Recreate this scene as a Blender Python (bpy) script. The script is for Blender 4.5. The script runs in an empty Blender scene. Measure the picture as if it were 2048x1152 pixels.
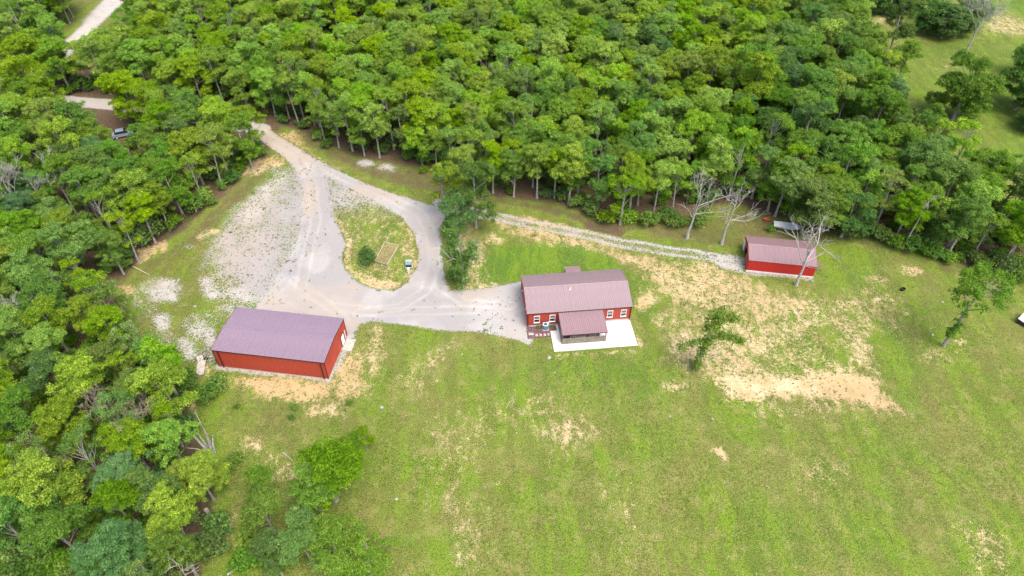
import bpy, math, random
import numpy as np
from mathutils import Vector, Matrix

# ------------------------------------------------------------------ camera, sky, sun, exposure
scene = bpy.context.scene
COL = scene.collection
CAM_H, CAM_F, CAM_PITCH = 82.0, 1365.0, math.radians(43.4)

cam_data = bpy.data.cameras.new("camera")
cam_data.sensor_width = 36.0
cam_data.lens = 36.0 * CAM_F / 2048.0
cam_data.clip_start = 0.5
cam_data.clip_end = 6000.0
cam = bpy.data.objects.new("camera", cam_data)
COL.objects.link(cam)
cam.location = (0, 0, CAM_H)
cam.rotation_euler = (math.pi / 2 - CAM_PITCH, 0, 0)
scene.camera = cam

SUN_EL, SUN_AZ = math.radians(63), math.radians(140)      # azimuth clockwise from +Y
world = bpy.data.worlds.new("World")
scene.world = world
world.use_nodes = True
wn = world.node_tree.nodes
wl = world.node_tree.links
wn.clear()
w_out = wn.new("ShaderNodeOutputWorld")
w_bg = wn.new("ShaderNodeBackground")
w_sky = wn.new("ShaderNodeTexSky")
w_sky.sky_type = 'NISHITA'
w_sky.sun_disc = False
w_sky.sun_elevation = SUN_EL
w_sky.sun_rotation = SUN_AZ
w_sky.altitude = 300
w_sky.air_density = 1.0
w_sky.dust_density = 5.0
w_sky.ozone_density = 0.7
w_bg.inputs["Strength"].default_value = 0.15
wl.new(w_sky.outputs[0], w_bg.inputs["Color"])
wl.new(w_bg.outputs[0], w_out.inputs["Surface"])

sun_data = bpy.data.lights.new("sun", 'SUN')
sun_data.energy = 1.5
sun_data.angle = math.radians(38)
sun_data.color = (1.0, 0.95, 0.86)
sun = bpy.data.objects.new("sun", sun_data)
COL.objects.link(sun)
sd = Vector((math.sin(SUN_AZ) * math.cos(SUN_EL), math.cos(SUN_AZ) * math.cos(SUN_EL), math.sin(SUN_EL)))
sun.rotation_euler = sd.to_track_quat('Z', 'Y').to_euler()
sun.location = (0, 0, 200)

scene.view_settings.view_transform = 'Standard'
scene.view_settings.look = 'None'
scene.view_settings.gamma = 1.0
scene.view_settings.use_curve_mapping = False
scene.view_settings.exposure = 1.30
scene.cycles.use_denoising = True
scene.cycles.use_adaptive_sampling = False
scene.cycles.max_bounces = 5
scene.cycles.diffuse_bounces = 3
scene.cycles.transparent_max_bounces = 4

# ------------------------------------------------------------------ surveying helpers
CP, SP = math.cos(CAM_PITCH), math.sin(CAM_PITCH)


def G(px, py, z=0.0):
    """Ground survey: map position of a place seen on the survey picture (2048 wide)."""
    dx = (px - 1024.0) / CAM_F
    dy = -(py - 576.0) / CAM_F
    d = Vector((dx, CP + dy * SP, -SP + dy * CP))
    t = (z - CAM_H) / d.z
    return Vector((d.x * t, d.y * t, z))


def proj(p):
    v = (p[0], p[1], p[2] - CAM_H)
    zc = v[1] * CP - v[2] * SP
    yc = v[1] * SP + v[2] * CP
    return 1024 + CAM_F * v[0] / zc, 576 - CAM_F * yc / zc


def Gpoly(pts):
    return np.array([G(x, y)[:2] for x, y in pts], dtype=np.float64)


def tag(o, label=None, cat=None, group=None, kind=None):
    if label: o["label"] = label
    if cat: o["category"] = cat
    if group: o["group"] = group
    if kind: o["kind"] = kind
    return o


def empty(name, loc, rz=0.0, label=None, cat=None, group=None):
    o = bpy.data.objects.new(name, None)
    o.empty_display_size = 0.5
    COL.objects.link(o)
    o.location = loc
    o.rotation_euler = (0, 0, rz)
    return tag(o, label, cat, group)


def link_mesh(name, me, parent=None, mat=None):
    o = bpy.data.objects.new(name, me)
    COL.objects.link(o)
    if parent is not None:
        o.parent = parent
    if mat is not None and len(me.materials) == 0:
        me.materials.append(mat)
    return o


class MB:
    """collects geometry for one mesh"""
    def __init__(self):
        self.v, self.f = [], []

    def quad(self, a, b, c, d):
        n = len(self.v)
        self.v += [tuple(a), tuple(b), tuple(c), tuple(d)]
        self.f.append((n, n + 1, n + 2, n + 3))
        return self

    def box(self, x0, x1, y0, y1, z0, z1):
        n = len(self.v)
        self.v += [(x0, y0, z0), (x1, y0, z0), (x1, y1, z0), (x0, y1, z0), (x0, y0, z1), (x1, y0, z1), (x1, y1, z1), (x0, y1, z1)]
        for q in ((3, 2, 1, 0), (4, 5, 6, 7), (0, 1, 5, 4), (1, 2, 6, 5), (2, 3, 7, 6), (3, 0, 4, 7)):
            self.f.append(tuple(n + i for i in q))
        return self

    def prism(self, poly, a, b, axis='x'):
        """poly: list of 2D points (other two axes); extrude from a to b along axis"""
        n = len(self.v)
        k = len(poly)
        for t in (a, b):
            for (p, q) in poly:
                self.v.append((t, p, q) if axis == 'x' else (p, t, q) if axis == 'y' else (p, q, t))
        self.f.append(tuple(n + i for i in range(k)))
        self.f.append(tuple(n + k + i for i in reversed(range(k))))
        for i in range(k):
            j = (i + 1) % k
            self.f.append((n + j, n + i, n + k + i, n + k + j))
        return self

    def tube(self, pts, rad, sides=6):
        pts = [Vector(p) for p in pts]
        n0 = len(self.v)
        for i, p in enumerate(pts):
            d = (pts[min(i + 1, len(pts) - 1)] - pts[max(i - 1, 0)])
            d = d.normalized() if d.length > 1e-6 else Vector((0, 0, 1))
            a = d.orthogonal().normalized()
            b = d.cross(a)
            r = rad[i]
            for s in range(sides):
                t = 2 * math.pi * s / sides
                q = p + (a * math.cos(t) + b * math.sin(t)) * r
                self.v.append((q.x, q.y, q.z))
        for i in range(len(pts) - 1):
            for s in range(sides):
                s2 = (s + 1) % sides
                self.f.append((n0 + i * sides + s, n0 + i * sides + s2, n0 + (i + 1) * sides + s2, n0 + (i + 1) * sides + s))
        self.f.append(tuple(n0 + (len(pts) - 1) * sides + s for s in range(sides)))
        return self

    def mesh(self, name, mat=None, smooth=False):
        me = bpy.data.meshes.new(name)
        me.from_pydata(self.v, [], self.f)
        me.validate()
        if mat is not None:
            me.materials.append(mat)
        if smooth:
            me.polygons.foreach_set("use_smooth", [True] * len(me.polygons))
        return me

    def build(self, name, mat, parent=None, smooth=False):
        return link_mesh(name, self.mesh(name, mat, smooth), parent)


# ------------------------------------------------------------------ material helpers
def new_mat(name):
    m = bpy.data.materials.new(name)
    m.use_nodes = True
    m.node_tree.nodes.clear()
    return m, m.node_tree.nodes, m.node_tree.links


class NT:
    def __init__(self, name):
        self.m, self.n, self.l = new_mat(name)

    def node(self, t, **kw):
        nd = self.n.new(t)
        for k, v in kw.items():
            setattr(nd, k, v)
        return nd

    def put(self, sock, v):
        if hasattr(v, "is_output"):
            self.l.new(v, sock)
        elif v is not None:
            if isinstance(v, (tuple, list)) and len(v) == 3 and sock.type == 'RGBA':
                v = (*v, 1.0)
            sock.default_value = v

    def math(self, op, a, b=None, clamp=False):
        nd = self.node("ShaderNodeMath", operation=op, use_clamp=clamp)
        self.put(nd.inputs[0], a)
        if b is not None: self.put(nd.inputs[1], b)
        return nd.outputs[0]

    def mix(self, fac, a, b, blend='MIX'):
        nd = self.node("ShaderNodeMix", data_type='RGBA', blend_type=blend)
        self.put(nd.inputs[0], fac)
        self.put(nd.inputs[6], a)
        self.put(nd.inputs[7], b)
        return nd.outputs[2]

    def noise(self, vec, scale, detail=3.0, rough=0.55, w=None):
        nd = self.node("ShaderNodeTexNoise")
        if vec is not None: self.put(nd.inputs["Vector"], vec)
        nd.inputs["Scale"].default_value = scale
        nd.inputs["Detail"].default_value = detail
        nd.inputs["Roughness"].default_value = rough
        return nd.outputs[0]

    def ramp(self, v, a, b, lo=0.0, hi=1.0, smooth=True):
        nd = self.node("ShaderNodeMapRange")
        nd.interpolation_type = 'SMOOTHSTEP' if smooth else 'LINEAR'
        nd.clamp = True
        self.put(nd.inputs[0], v)
        nd.inputs[1].default_value = a
        nd.inputs[2].default_value = b
        nd.inputs[3].default_value = lo
        nd.inputs[4].default_value = hi
        return nd.outputs[0]

    def mapping(self, vec, scale=(1, 1, 1), rot=(0, 0, 0)):
        nd = self.node("ShaderNodeMapping")
        self.put(nd.inputs[0], vec)
        nd.inputs["Scale"].default_value = scale
        nd.inputs["Rotation"].default_value = rot
        return nd.outputs[0]

    def principled(self, color, rough=0.8, spec=0.3, normal=None, metallic=0.0):
        p = self.node("ShaderNodeBsdfPrincipled")
        self.put(p.inputs["Base Color"], color)
        self.put(p.inputs["Roughness"], rough)
        p.inputs["Specular IOR Level"].default_value = spec
        p.inputs["Metallic"].default_value = metallic
        if normal is not None: self.l.new(normal, p.inputs["Normal"])
        return p.outputs[0]

    def bump(self, h, strength=0.4, dist=0.05):
        b = self.node("ShaderNodeBump")
        b.inputs["Strength"].default_value = strength
        b.inputs["Distance"].default_value = dist
        self.l.new(h, b.inputs["Height"])
        return b.outputs[0]

    def out(self, s):
        o = self.node("ShaderNodeOutputMaterial")
        self.l.new(s, o.inputs[0])
        return self.m


def simple_mat(name, col, rough=0.7, var=0.15, scale=3.0, spec=0.3, metallic=0.0, col2=None, stain=None):
    sheet = 'roof' in name or 'siding' in name
    t = NT(name)
    pos = t.node("ShaderNodeTexCoord").outputs["Object"]
    n = t.noise(pos, scale, 4.0, 0.6)
    lo = tuple(c * (1 - var) for c in col)
    hi = col2 or tuple(min(1, c * (1 + var)) for c in col)
    c = t.mix(t.ramp(n, 0.35, 0.65), lo, hi)
    n2 = t.noise(pos, scale * 9, 2.0)
    c = t.mix(t.ramp(n2, 0.3, 0.8, 0.0, 0.06 if sheet else 0.25), c, tuple(x * 0.6 for x in col))
    if stain:
        st = t.noise(t.mapping(pos, (0.7, 0.7, 0.25)), 1.3, 4.0, 0.65)
        c = t.mix(t.ramp(st, 0.52, 0.75, 0.0, 0.45), c, stain)
    return t.out(t.principled(c, rough, spec, None if sheet else t.bump(n2, 0.15, 0.01), metallic))


M = {}
M['red'] = simple_mat('red_metal_siding', (0.36, 0.05, 0.03), 0.5, 0.10, 0.5, 0.35, stain=(0.28, 0.038, 0.024))
M['red_shed'] = simple_mat('bright_red_metal_siding', (0.4, 0.022, 0.018), 0.5, 0.08, 0.5, 0.35)
M['trim_dark'] = simple_mat('dark_brown_trim', (0.055, 0.022, 0.02), 0.5, 0.15)
M['trim_red'] = simple_mat('red_trim', (0.225, 0.015, 0.0112), 0.5, 0.12)
M['roof_house'] = simple_mat('mauve_brown_roof_metal', (0.225, 0.157, 0.165), 0.42, 0.07, 0.35, 0.5, stain=(0.20, 0.125, 0.12))
M['roof_porch'] = simple_mat('rose_brown_roof_metal', (0.225, 0.142, 0.147), 0.42, 0.07, 0.5, 0.5, stain=(0.195, 0.10, 0.095))
M['roof_garage'] = simple_mat('plum_brown_roof_metal', (0.2, 0.142, 0.18), 0.45, 0.06, 0.25, 0.5, stain=(0.17, 0.118, 0.148))
M['white'] = simple_mat('white_paint', (0.78, 0.77, 0.74), 0.5, 0.05)
M['concrete'] = simple_mat('pale_concrete', (0.6072, 0.5796, 0.5336), 0.85, 0.07, 0.8, 0.2, stain=(0.55, 0.50, 0.44))
M['slab'] = simple_mat('slab_edge_concrete', (0.375, 0.345, 0.3), 0.9, 0.12, 1.2, 0.2, stain=(0.36, 0.30, 0.23))
M['wood_grey'] = simple_mat('weathered_board', (0.216, 0.188, 0.152), 0.85, 0.2, 2.0, 0.2, stain=(0.18, 0.15, 0.12))
M['wood_brown'] = simple_mat('brown_post', (0.19, 0.115, 0.07), 0.8, 0.2, 2.0, 0.2)
M['wood_pale'] = simple_mat('pale_timber', (0.4125, 0.3525, 0.27), 0.8, 0.15, 2.0, 0.2)
M['board_old'] = simple_mat('old_whitish_board', (0.39, 0.345, 0.3), 0.85, 0.2, 1.5, 0.2, stain=(0.32, 0.27, 0.22))
M['black'] = simple_mat('black_plastic', (0.018, 0.018, 0.02), 0.5, 0.3)
M['dark_inside'] = simple_mat('dark_interior_floor', (0.10, 0.09, 0.08), 0.9, 0.3)
M['mulch'] = simple_mat('purple_brown_mulch', (0.0945, 0.0525, 0.0595), 0.95, 0.4, 6.0, 0.1, col2=(0.22, 0.13, 0.14))
M['paver'] = simple_mat('pinkish_paver', (0.4125, 0.315, 0.285), 0.9, 0.12, 3.0, 0.2)
M['ac'] = simple_mat('blue_grey_enamel', (0.13, 0.19, 0.22), 0.45, 0.15)
M['ac_dark'] = simple_mat('condenser_grille', (0.04, 0.06, 0.07), 0.5, 0.2)
M['ac_top'] = simple_mat('pale_teal_fan_top', (0.30, 0.48, 0.52), 0.4, 0.15)
M['util_green'] = simple_mat('utility_green_steel', (0.16, 0.24, 0.20), 0.5, 0.12)
M['util_top'] = simple_mat('utility_green_top', (0.30, 0.38, 0.35), 0.5, 0.1)
M['util_pale'] = simple_mat('pale_green_pedestal', (0.50, 0.58, 0.52), 0.5, 0.1)
M['rock'] = simple_mat('pale_rock', (0.36, 0.335, 0.3), 0.9, 0.2, 2.5, 0.15)
M['rock_grey'] = simple_mat('grey_rock', (0.30, 0.27, 0.25), 0.9, 0.25, 2.5, 0.15)
M['blue_metal'] = simple_mat('pale_blue_sheet', (0.36, 0.48, 0.66), 0.4, 0.06, 0.6, 0.5)
M['boat_white'] = simple_mat('white_gelcoat', (0.576, 0.584, 0.608), 0.3, 0.05, 1.0, 0.5)
M['red_plastic'] = simple_mat('faded_red_plastic', (0.45, 0.07, 0.05), 0.5, 0.15)
M['car_paint'] = simple_mat('blue_grey_car_paint', (0.22, 0.27, 0.33), 0.25, 0.05, 1.0, 0.6)
M['rubber'] = simple_mat('tyre_rubber', (0.02, 0.02, 0.021), 0.9, 0.2)
M['tarp_blue'] = simple_mat('blue_tarp', (0.03, 0.20, 0.50), 0.5, 0.15)
M['tarp_green'] = simple_mat('green_tarp', (0.03, 0.28, 0.20), 0.5, 0.15)
M['soil_bed'] = simple_mat('raised_bed_soil', (0.21, 0.16, 0.085), 0.95, 0.3, 3.0, 0.1, col2=(0.25, 0.23, 0.08))


def glass_mat():
    t = NT('window_glass')
    g = t.principled((0.02, 0.025, 0.03), 0.06, 0.8)
    return t.out(g)


M['glass'] = glass_mat()


def screen_mat():
    t = NT('upper_sash_glass')
    return t.out(t.principled((0.10, 0.115, 0.12), 0.1, 0.8))


M['glass2'] = screen_mat()


def bark_mat(name, a, b, sc=1.0):
    t = NT(name)
    pos = t.node("ShaderNodeTexCoord").outputs["Object"]
    n = t.noise(t.mapping(pos, (6 * sc, 6 * sc, 1.4 * sc)), 1.6, 5.0, 0.65)
    c = t.mix(t.ramp(n, 0.35, 0.65), a, b)
    return t.out(t.principled(c, 0.95, 0.1, t.bump(n, 0.6, 0.03)))


M['bark'] = bark_mat('grey_oak_bark', (0.145, 0.125, 0.108), (0.38, 0.35, 0.31))
M['bark_dead'] = bark_mat('bleached_dead_wood', (0.20, 0.18, 0.16), (0.44, 0.41, 0.375))
M['bark_deadbrown'] = bark_mat('brown_dead_wood', (0.17, 0.125, 0.09), (0.33, 0.27, 0.21))


def leaf_mat(name, dark, mid, lite, tipmix=0.35, transl=0.46):
    """leaf colours vary leaf by leaf (tone.r), tuft by tuft (tone.g) and tree by tree"""
    t = NT(name)
    at = t.node("ShaderNodeAttribute", attribute_name="tone")
    sep = t.node("ShaderNodeSeparateColor")
    t.l.new(at.outputs["Color"], sep.inputs[0])
    leaf, tuft = sep.outputs[0], sep.outputs[1]
    oi = t.node("ShaderNodeObjectInfo").outputs["Random"]
    c = t.mix(t.ramp(leaf, 0.0, 1.0, 0, 1, False), dark, mid)
    k = t.math('MULTIPLY', tuft, t.ramp(leaf, 0.2, 0.9))
    c = t.mix(t.math('MULTIPLY', k, tipmix * 2.0, True), c, lite)
    hs = t.node("ShaderNodeHueSaturation")
    t.put(hs.inputs["Hue"], t.ramp(oi, 0, 1, 0.478, 0.512, False))
    r2 = t.math('FRACT', t.math('MULTIPLY', oi, 7.31))
    t.put(hs.inputs["Saturation"], t.ramp(r2, 0, 1, 0.86, 1.06, False))
    r3 = t.math('FRACT', t.math('MULTIPLY', oi, 13.77))
    t.put(hs.inputs["Value"], t.ramp(r3, 0, 1, 0.82, 1.18, False))
    t.l.new(c, hs.inputs["Color"])
    c = hs.outputs[0]
    p = t.node("ShaderNodeBsdfPrincipled")
    t.put(p.inputs["Base Color"], c)
    p.inputs["Roughness"].default_value = 0.7
    p.inputs["Specular IOR Level"].default_value = 0.12
    tr = t.node("ShaderNodeBsdfTranslucent")
    tc = t.mix(1.0, c, (1.25, 1.35, 0.6), 'MULTIPLY')
    t.l.new(tc, tr.inputs[0])
    ms = t.node("ShaderNodeMixShader")
    ms.inputs[0].default_value = transl
    t.l.new(p.outputs[0], ms.inputs[1])
    t.l.new(tr.outputs[0], ms.inputs[2])
    return t.out(ms.outputs[0])


M['leaf_lime'] = leaf_mat('lime_leaf', (0.092, 0.198, 0.014), (0.225, 0.385, 0.021), (0.5, 0.64, 0.06))
M['leaf_mid'] = leaf_mat('mid_green_leaf', (0.068, 0.166, 0.02), (0.15, 0.3, 0.031), (0.34, 0.48, 0.085))
M['leaf_dark'] = leaf_mat('dark_green_leaf', (0.05, 0.128, 0.025), (0.108, 0.222, 0.04), (0.25, 0.37, 0.095))
M['leaf_blue'] = leaf_mat('bluish_green_leaf', (0.075, 0.185, 0.06), (0.13, 0.265, 0.092), (0.25, 0.4, 0.15))
M['leaf_bright'] = leaf_mat('fresh_green_leaf', (0.068, 0.16, 0.013), (0.15, 0.285, 0.018), (0.33, 0.47, 0.05))
M['leaf_cedar'] = leaf_mat('olive_cedar_needles', (0.045, 0.075, 0.01), (0.115, 0.155, 0.016), (0.23, 0.24, 0.03), transl=0.15)
M['leaf_bush'] = leaf_mat('undergrowth_leaf', (0.06, 0.155, 0.016), (0.115, 0.245, 0.024), (0.23, 0.36, 0.045))


# ------------------------------------------------------------------ ground
def hash2(ix, iy, seed):
    h = (ix.astype(np.int64) * 374761393 + iy.astype(np.int64) * 668265263 + seed * 1442695041) & 0x7fffffff
    h = ((h ^ (h >> 13)) * 1274126177) & 0x7fffffff
    return ((h ^ (h >> 16)) & 0xffff) / 65535.0


def vnoise(x, y, seed=0):
    ix, iy = np.floor(x), np.floor(y)
    fx, fy = x - ix, y - iy
    fx, fy = fx * fx * (3 - 2 * fx), fy * fy * (3 - 2 * fy)
    a, b = hash2(ix, iy, seed), hash2(ix + 1, iy, seed)
    c, d = hash2(ix, iy + 1, seed), hash2(ix + 1, iy + 1, seed)
    return (a + (b - a) * fx) * (1 - fy) + (c + (d - c) * fx) * fy


def fbm(x, y, seed=0, octv=4):
    s, a, t = 0, 1.0, 0
    for o in range(octv):
        s = s + a * vnoise(x * 2 ** o, y * 2 ** o, seed + o * 17)
        t += a
        a *= 0.55
    return s / t


def sdf(poly, X, Y):
    """signed distance, negative inside"""
    n = len(poly)
    d = np.full(X.shape, 1e9)
    inside = np.zeros(X.shape, bool)
    for i in range(n):
        ax, ay = poly[i]
        bx, by = poly[(i + 1) % n]
        ex, ey = bx - ax, by - ay
        wx, wy = X - ax, Y - ay
        t = np.clip((wx * ex + wy * ey) / (ex * ex + ey * ey + 1e-12), 0, 1)
        d = np.minimum(d, (wx - ex * t) ** 2 + (wy - ey * t) ** 2)
        cond = (ay > Y) != (by > Y)
        with np.errstate(divide='ignore', invalid='ignore'):
            xi = ex * (Y - ay) / (by - ay if by != ay else 1e-12) + ax
        inside ^= cond & (X < xi)
    d = np.sqrt(d)
    return np.where(inside, -d, d)


def line_dist(pts, X, Y):
    d = np.full(X.shape, 1e9)
    for i in range(len(pts) - 1):
        ax, ay = pts[i]
        bx, by = pts[i + 1]
        ex, ey = bx - ax, by - ay
        wx, wy = X - ax, Y - ay
        t = np.clip((wx * ex + wy * ey) / (ex * ex + ey * ey + 1e-12), 0, 1)
        d = np.minimum(d, (wx - ex * t) ** 2 + (wy - ey * t) ** 2)
    return np.sqrt(d)


def sstep(a, b, x):
    t = np.clip((x - a) / (b - a), 0, 1)
    return t * t * (3 - 2 * t)


DRIVE = [(500, 246), (540, 260), (575, 283), (620, 311), (680, 344), (740, 371), (800, 391), (850, 408), (900, 420), (888, 440), (878, 462),
         (884, 515), (888, 556), (898, 582), (960, 580), (1030, 566), (1060, 560), (1075, 600), (1064, 690), (1030, 676), (960, 664), (880, 657), (800, 647),
         (742, 642), (718, 650), (704, 682), (680, 700), (600, 650), (505, 640), (512, 612), (535, 585), (545, 560), (575, 520), (594, 480), (602, 440), (603, 400),
         (600, 365), (590, 338), (566, 310), (528, 285)]
ISLAND = [(650, 352), (672, 362), (720, 386), (768, 410), (804, 432), (828, 462), (838, 505), (833, 540), (812, 566), (785, 580), (750, 578),
          (716, 564), (692, 540), (682, 512), (690, 485), (676, 455), (664, 430), (655, 395)]
TRACK = [(880, 405), (920, 418), (975, 430), (1050, 446), (1150, 465), (1250, 488), (1340, 502), (1420, 513), (1500, 527)]
FARROAD = [(270, -30), (225, 5), (185, 45), (160, 72), (115, 112), (70, 150), (20, 190)]
LANE = [(60, 195), (150, 203), (235, 210), (330, 228), (420, 240), (520, 258)]
FOREST = [(-120, -25), (1690, -25), (1695, 60), (1738, 150), (1768, 232), (1815, 315), (1930, 385), (2090, 450), (2120, 575), (1990, 548),
          (1935, 540), (1880, 512), (1800, 487), (1720, 468), (1690, 455), (1620, 436), (1560, 436), (1515, 424), (1460, 402), (1400, 424), (1300, 434), (1240, 440),
          (1170, 426), (1100, 404), (1030, 398), (960, 384), (900, 352), (850, 334), (800, 330), (720, 314), (640, 288), (600, 262),
          (560, 250), (545, 300), (520, 330), (480, 355), (455, 385), (415, 415), (370, 458), (320, 490), (265, 542), (232, 580), (258, 640),
          (290, 700), (330, 752), (372, 800), (398, 860), (418, 950), (420, 1040), (402, 1130), (395, 1320), (-120, 1320)]
FOREST_W = Gpoly(FOREST)


def ground_layers(X, Y):
    """surface make-up of the ground at map points: gravel, soil, litter, white, lush, orange"""
    wx = X + 2.0 * (fbm(X * .22, Y * .22, 3, 3) - .5) + 0.9 * (fbm(X * .9, Y * .9, 5, 2) - .5)
    wy = Y + 2.0 * (fbm(X * .22, Y * .22, 9, 3) - .5) + 0.9 * (fbm(X * .9, Y * .9, 11, 2) - .5)
    # gentler wobble for the maintained drive edges
    dx = X + 0.7 * (fbm(X * .3, Y * .3, 3, 3) - .5)
    dy = Y + 0.7 * (fbm(X * .3, Y * .3, 9, 3) - .5)
    z0 = np.zeros_like(X)
    patch = fbm(X * .33, Y * .33, 57, 4)
    L = dict(gravel=z0.copy(), soil=z0.copy(), litter=z0.copy(), white=z0 + .25, lush=z0 + .45, orange=z0 + .25)

    def paint(layer, poly, val, feather=1.0, base=None, X_=wx, Y_=wy):
        P = Gpoly(poly)
        lo, hi = P.min(0) - feather * 2 - 3, P.max(0) + feather * 2 + 3
        m = (X > lo[0]) & (X < hi[0]) & (Y > lo[1]) & (Y < hi[1])
        if not m.any():
            return
        if layer == 'soil':
            feather = feather * 1.7 + .3
        w = sstep(feather, -feather, sdf(P, X_[m], Y_[m]))
        vv = val * (.62 + .72 * patch[m]) if layer == 'soil' and val < .86 else val
        L[layer][m] = np.where(vv >= L[layer][m], L[layer][m] * (1 - w) + vv * w, L[layer][m]) if layer == 'soil' else L[layer][m] * (1 - w) + vv * w

    def blob(layer, px, py, rx, ry, val, feather=1.0):
        paint(layer, [(px + rx * math.cos(t), py + ry * math.sin(t)) for t in np.linspace(0, 2 * math.pi, 13)[:-1]], val, feather)

    # ---- leaf litter under the wood
    s = sdf(FOREST_W, wx, wy)
    L['litter'] = sstep(2.5, -2.5, s)
    # fringe between wood and drive
    paint('litter', [(600, 262), (640, 290), (720, 318), (800, 334), (850, 340), (900, 356), (960, 386), (1030, 402), (1100, 410), (1240, 446), (1400, 430), (1390, 470),
                     (1240, 462), (1100, 432), (1000, 410), (900, 392), (830, 384), (740, 352), (660, 318), (600, 284)], .55, 1.5)
    paint('litter', [(560, 300), (500, 345), (440, 405), (380, 465), (300, 520), (240, 580), (260, 600), (330, 545), (400, 490), (470, 420), (540, 350), (580, 312)], .5, 1.5)
    paint('litter', [(400, 800), (560, 800), (700, 830), (640, 900), (560, 960), (470, 1000), (430, 1152), (560, 1160), (640, 1000), (600, 930)], .25, 3)
    # ---- lush / dry lawn areas
    paint('litter', [(1300, 442), (1400, 440), (1480, 412), (1540, 430), (1700, 462), (1760, 482), (1900, 525), (1960, 550), (1900, 560), (1780, 510), (1680, 490), (1640, 490), (1480, 500), (1400, 498), (1300, 478)], .47, 2.5)
    paint('lush', [(1290, 440), (1480, 410), (1540, 430), (1500, 500), (1400, 500), (1290, 480)], .15, 2.5)
    paint('lush', [(985, 500), (1080, 488), (1180, 492), (1240, 528), (1250, 560), (1045, 560), (960, 570), (930, 540)], 1.0, 1.2)
    paint('lush', [(1255, 545), (1290, 560), (1340, 640), (1310, 660), (1270, 620)], .8, 1.0)
    paint('lush', [(1630, 500), (1700, 480), (1760, 520), (1700, 600), (1650, 570)], .75, 2.0)
    paint('lush', [(1730, 640), (1800, 640), (1850, 760), (1830, 830), (1790, 760)], .85, 2.5)
    paint('lush', [(1060, 715), (1300, 712), (1330, 780), (1200, 820), (1080, 790)], .7, 2.5)
    paint('lush', [(700, 450), (800, 440), (815, 500), (760, 520), (710, 500)], .65, 1.0)
    paint('lush', [(1780, 100), (1960, 60), (2100, 100), (2100, 330), (1900, 310), (1740, 150)], .72, 4)
    paint('lush', [(1960, -20), (2100, -20), (2100, 60), (2000, 10)], .95, 2)
    paint('lush', [(400, 860), (440, 840), (470, 900), (450, 1000), (420, 960)], .8, 2)
    paint('lush', [(1500, 1000), (1640, 900), (1800, 1000), (1700, 1160), (1500, 1160)], .62, 5)
    paint('lush', [(880, 900), (1060, 930), (1040, 1160), (860, 1160)], .33, 4)
    paint('lush', [(1280, 900), (1400, 900), (1480, 1160), (1300, 1160)], .3, 4)
    paint('lush', [(760, 760), (1000, 780), (1000, 900), (760, 900)], .28, 4)
    paint('lush', [(1850, 760), (2060, 720), (2060, 960), (1900, 900)], .35, 4)
    paint('lush', [(250, 560), (420, 480), (480, 560), (430, 660), (300, 680)], .12, 2)
    paint('litter', [(240, 580), (420, 480), (470, 560), (430, 690), (300, 700)], .36, 3)
    paint('litter', [(420, 760), (720, 790), (720, 850), (600, 900), (440, 880)], .38, 3)

    # ---- bare soil and straw
    paint('soil', [(1180, 488), (1260, 503), (1400, 522), (1485, 548), (1560, 580), (1640, 600), (1620, 640), (1500, 640), (1380, 610), (1310, 580), (1260, 540)], .60, 1.4)
    paint('soil', [(1330, 590), (1500, 600), (1640, 610), (1790, 640), (1800, 668), (1700, 655), (1590, 690), (1500, 730), (1420, 700), (1350, 660)], .46, 2.4)
    paint('soil', [(1480, 640), (1640, 640), (1660, 720), (1500, 735), (1440, 690)], .30, 1.5)
    paint('soil', [(1600, 590), (1760, 560), (1830, 600), (1790, 660), (1650, 640)], .38, 2.4)
    paint('soil', [(1680, 650), (1730, 660), (1750, 740), (1690, 730)], .62, 1.0)
    paint('soil', [(1325, 655), (1400, 650), (1470, 650), (1560, 700), (1500, 745), (1400, 760), (1330, 720)], .52, 1.8)
    paint('soil', [(1480, 690), (1650, 690), (1690, 735), (1500, 748)], .38, 1.0)
    paint('soil', [(1425, 752), (1470, 744), (1600, 754), (1680, 735), (1745, 750), (1757, 782), (1805, 825), (1700, 803), (1640, 796), (1590, 800), (1545, 796), (1500, 812), (1450, 792)], .88, 1.0)
    paint('soil', [(1500, 800), (1800, 800), (1830, 830), (1700, 830), (1560, 850), (1500, 830)], .40, 1.5)
    paint('orange', [(1420, 745), (1640, 745), (1640, 800), (1420, 800)], .05, 2)
    paint('orange', [(1640, 745), (1750, 750), (1810, 830), (1700, 820), (1640, 790)], .8, 2)
    blob('soil', 1345, 772, 22, 13, .72, .8)
    blob('soil', 1290, 600, 22, 22, .62, .8)
    paint('soil', [(1300, 640), (1330, 620), (1345, 628), (1310, 650)], .6, .5)
    blob('soil', 1555, 525, 40, 8, .4, .7)
    blob('soil', 1820, 540, 22, 10, .66, .6)
    blob('soil', 1750, 555, 25, 10, .5, .6)
    blob('soil', 1925, 686, 14, 5, .75, .5)
    paint('soil', [(1830, 690), (1890, 690), (1950, 720), (1900, 740), (1840, 720)], .42, 1.5)
    paint('soil', [(1420, 895), (1440, 890), (1452, 922), (1438, 920)], .72, .3)
    blob('soil', 1455, 962, 8, 4, .6, .3)
    blob('soil', 1135, 868, 60, 34, .55, 3)
    blob('soil', 1070, 815, 70, 22, .46, 3)
    blob('soil', 925, 880, 70, 60, .42, 4)
    paint('soil', [(790, 760), (860, 690), (910, 660), (930, 680), (880, 750), (820, 820)], .42, 2)
    paint('soil', [(1180, 980), (1290, 930), (1300, 1150), (1260, 1150)], .36, 2.5)
    paint('soil', [(860, 960), (960, 1000), (960, 1150), (900, 1150)], .38, 2.5)
    paint('soil', [(1560, 900), (1700, 920), (1640, 1010), (1560, 980)], .35, 3)
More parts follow.
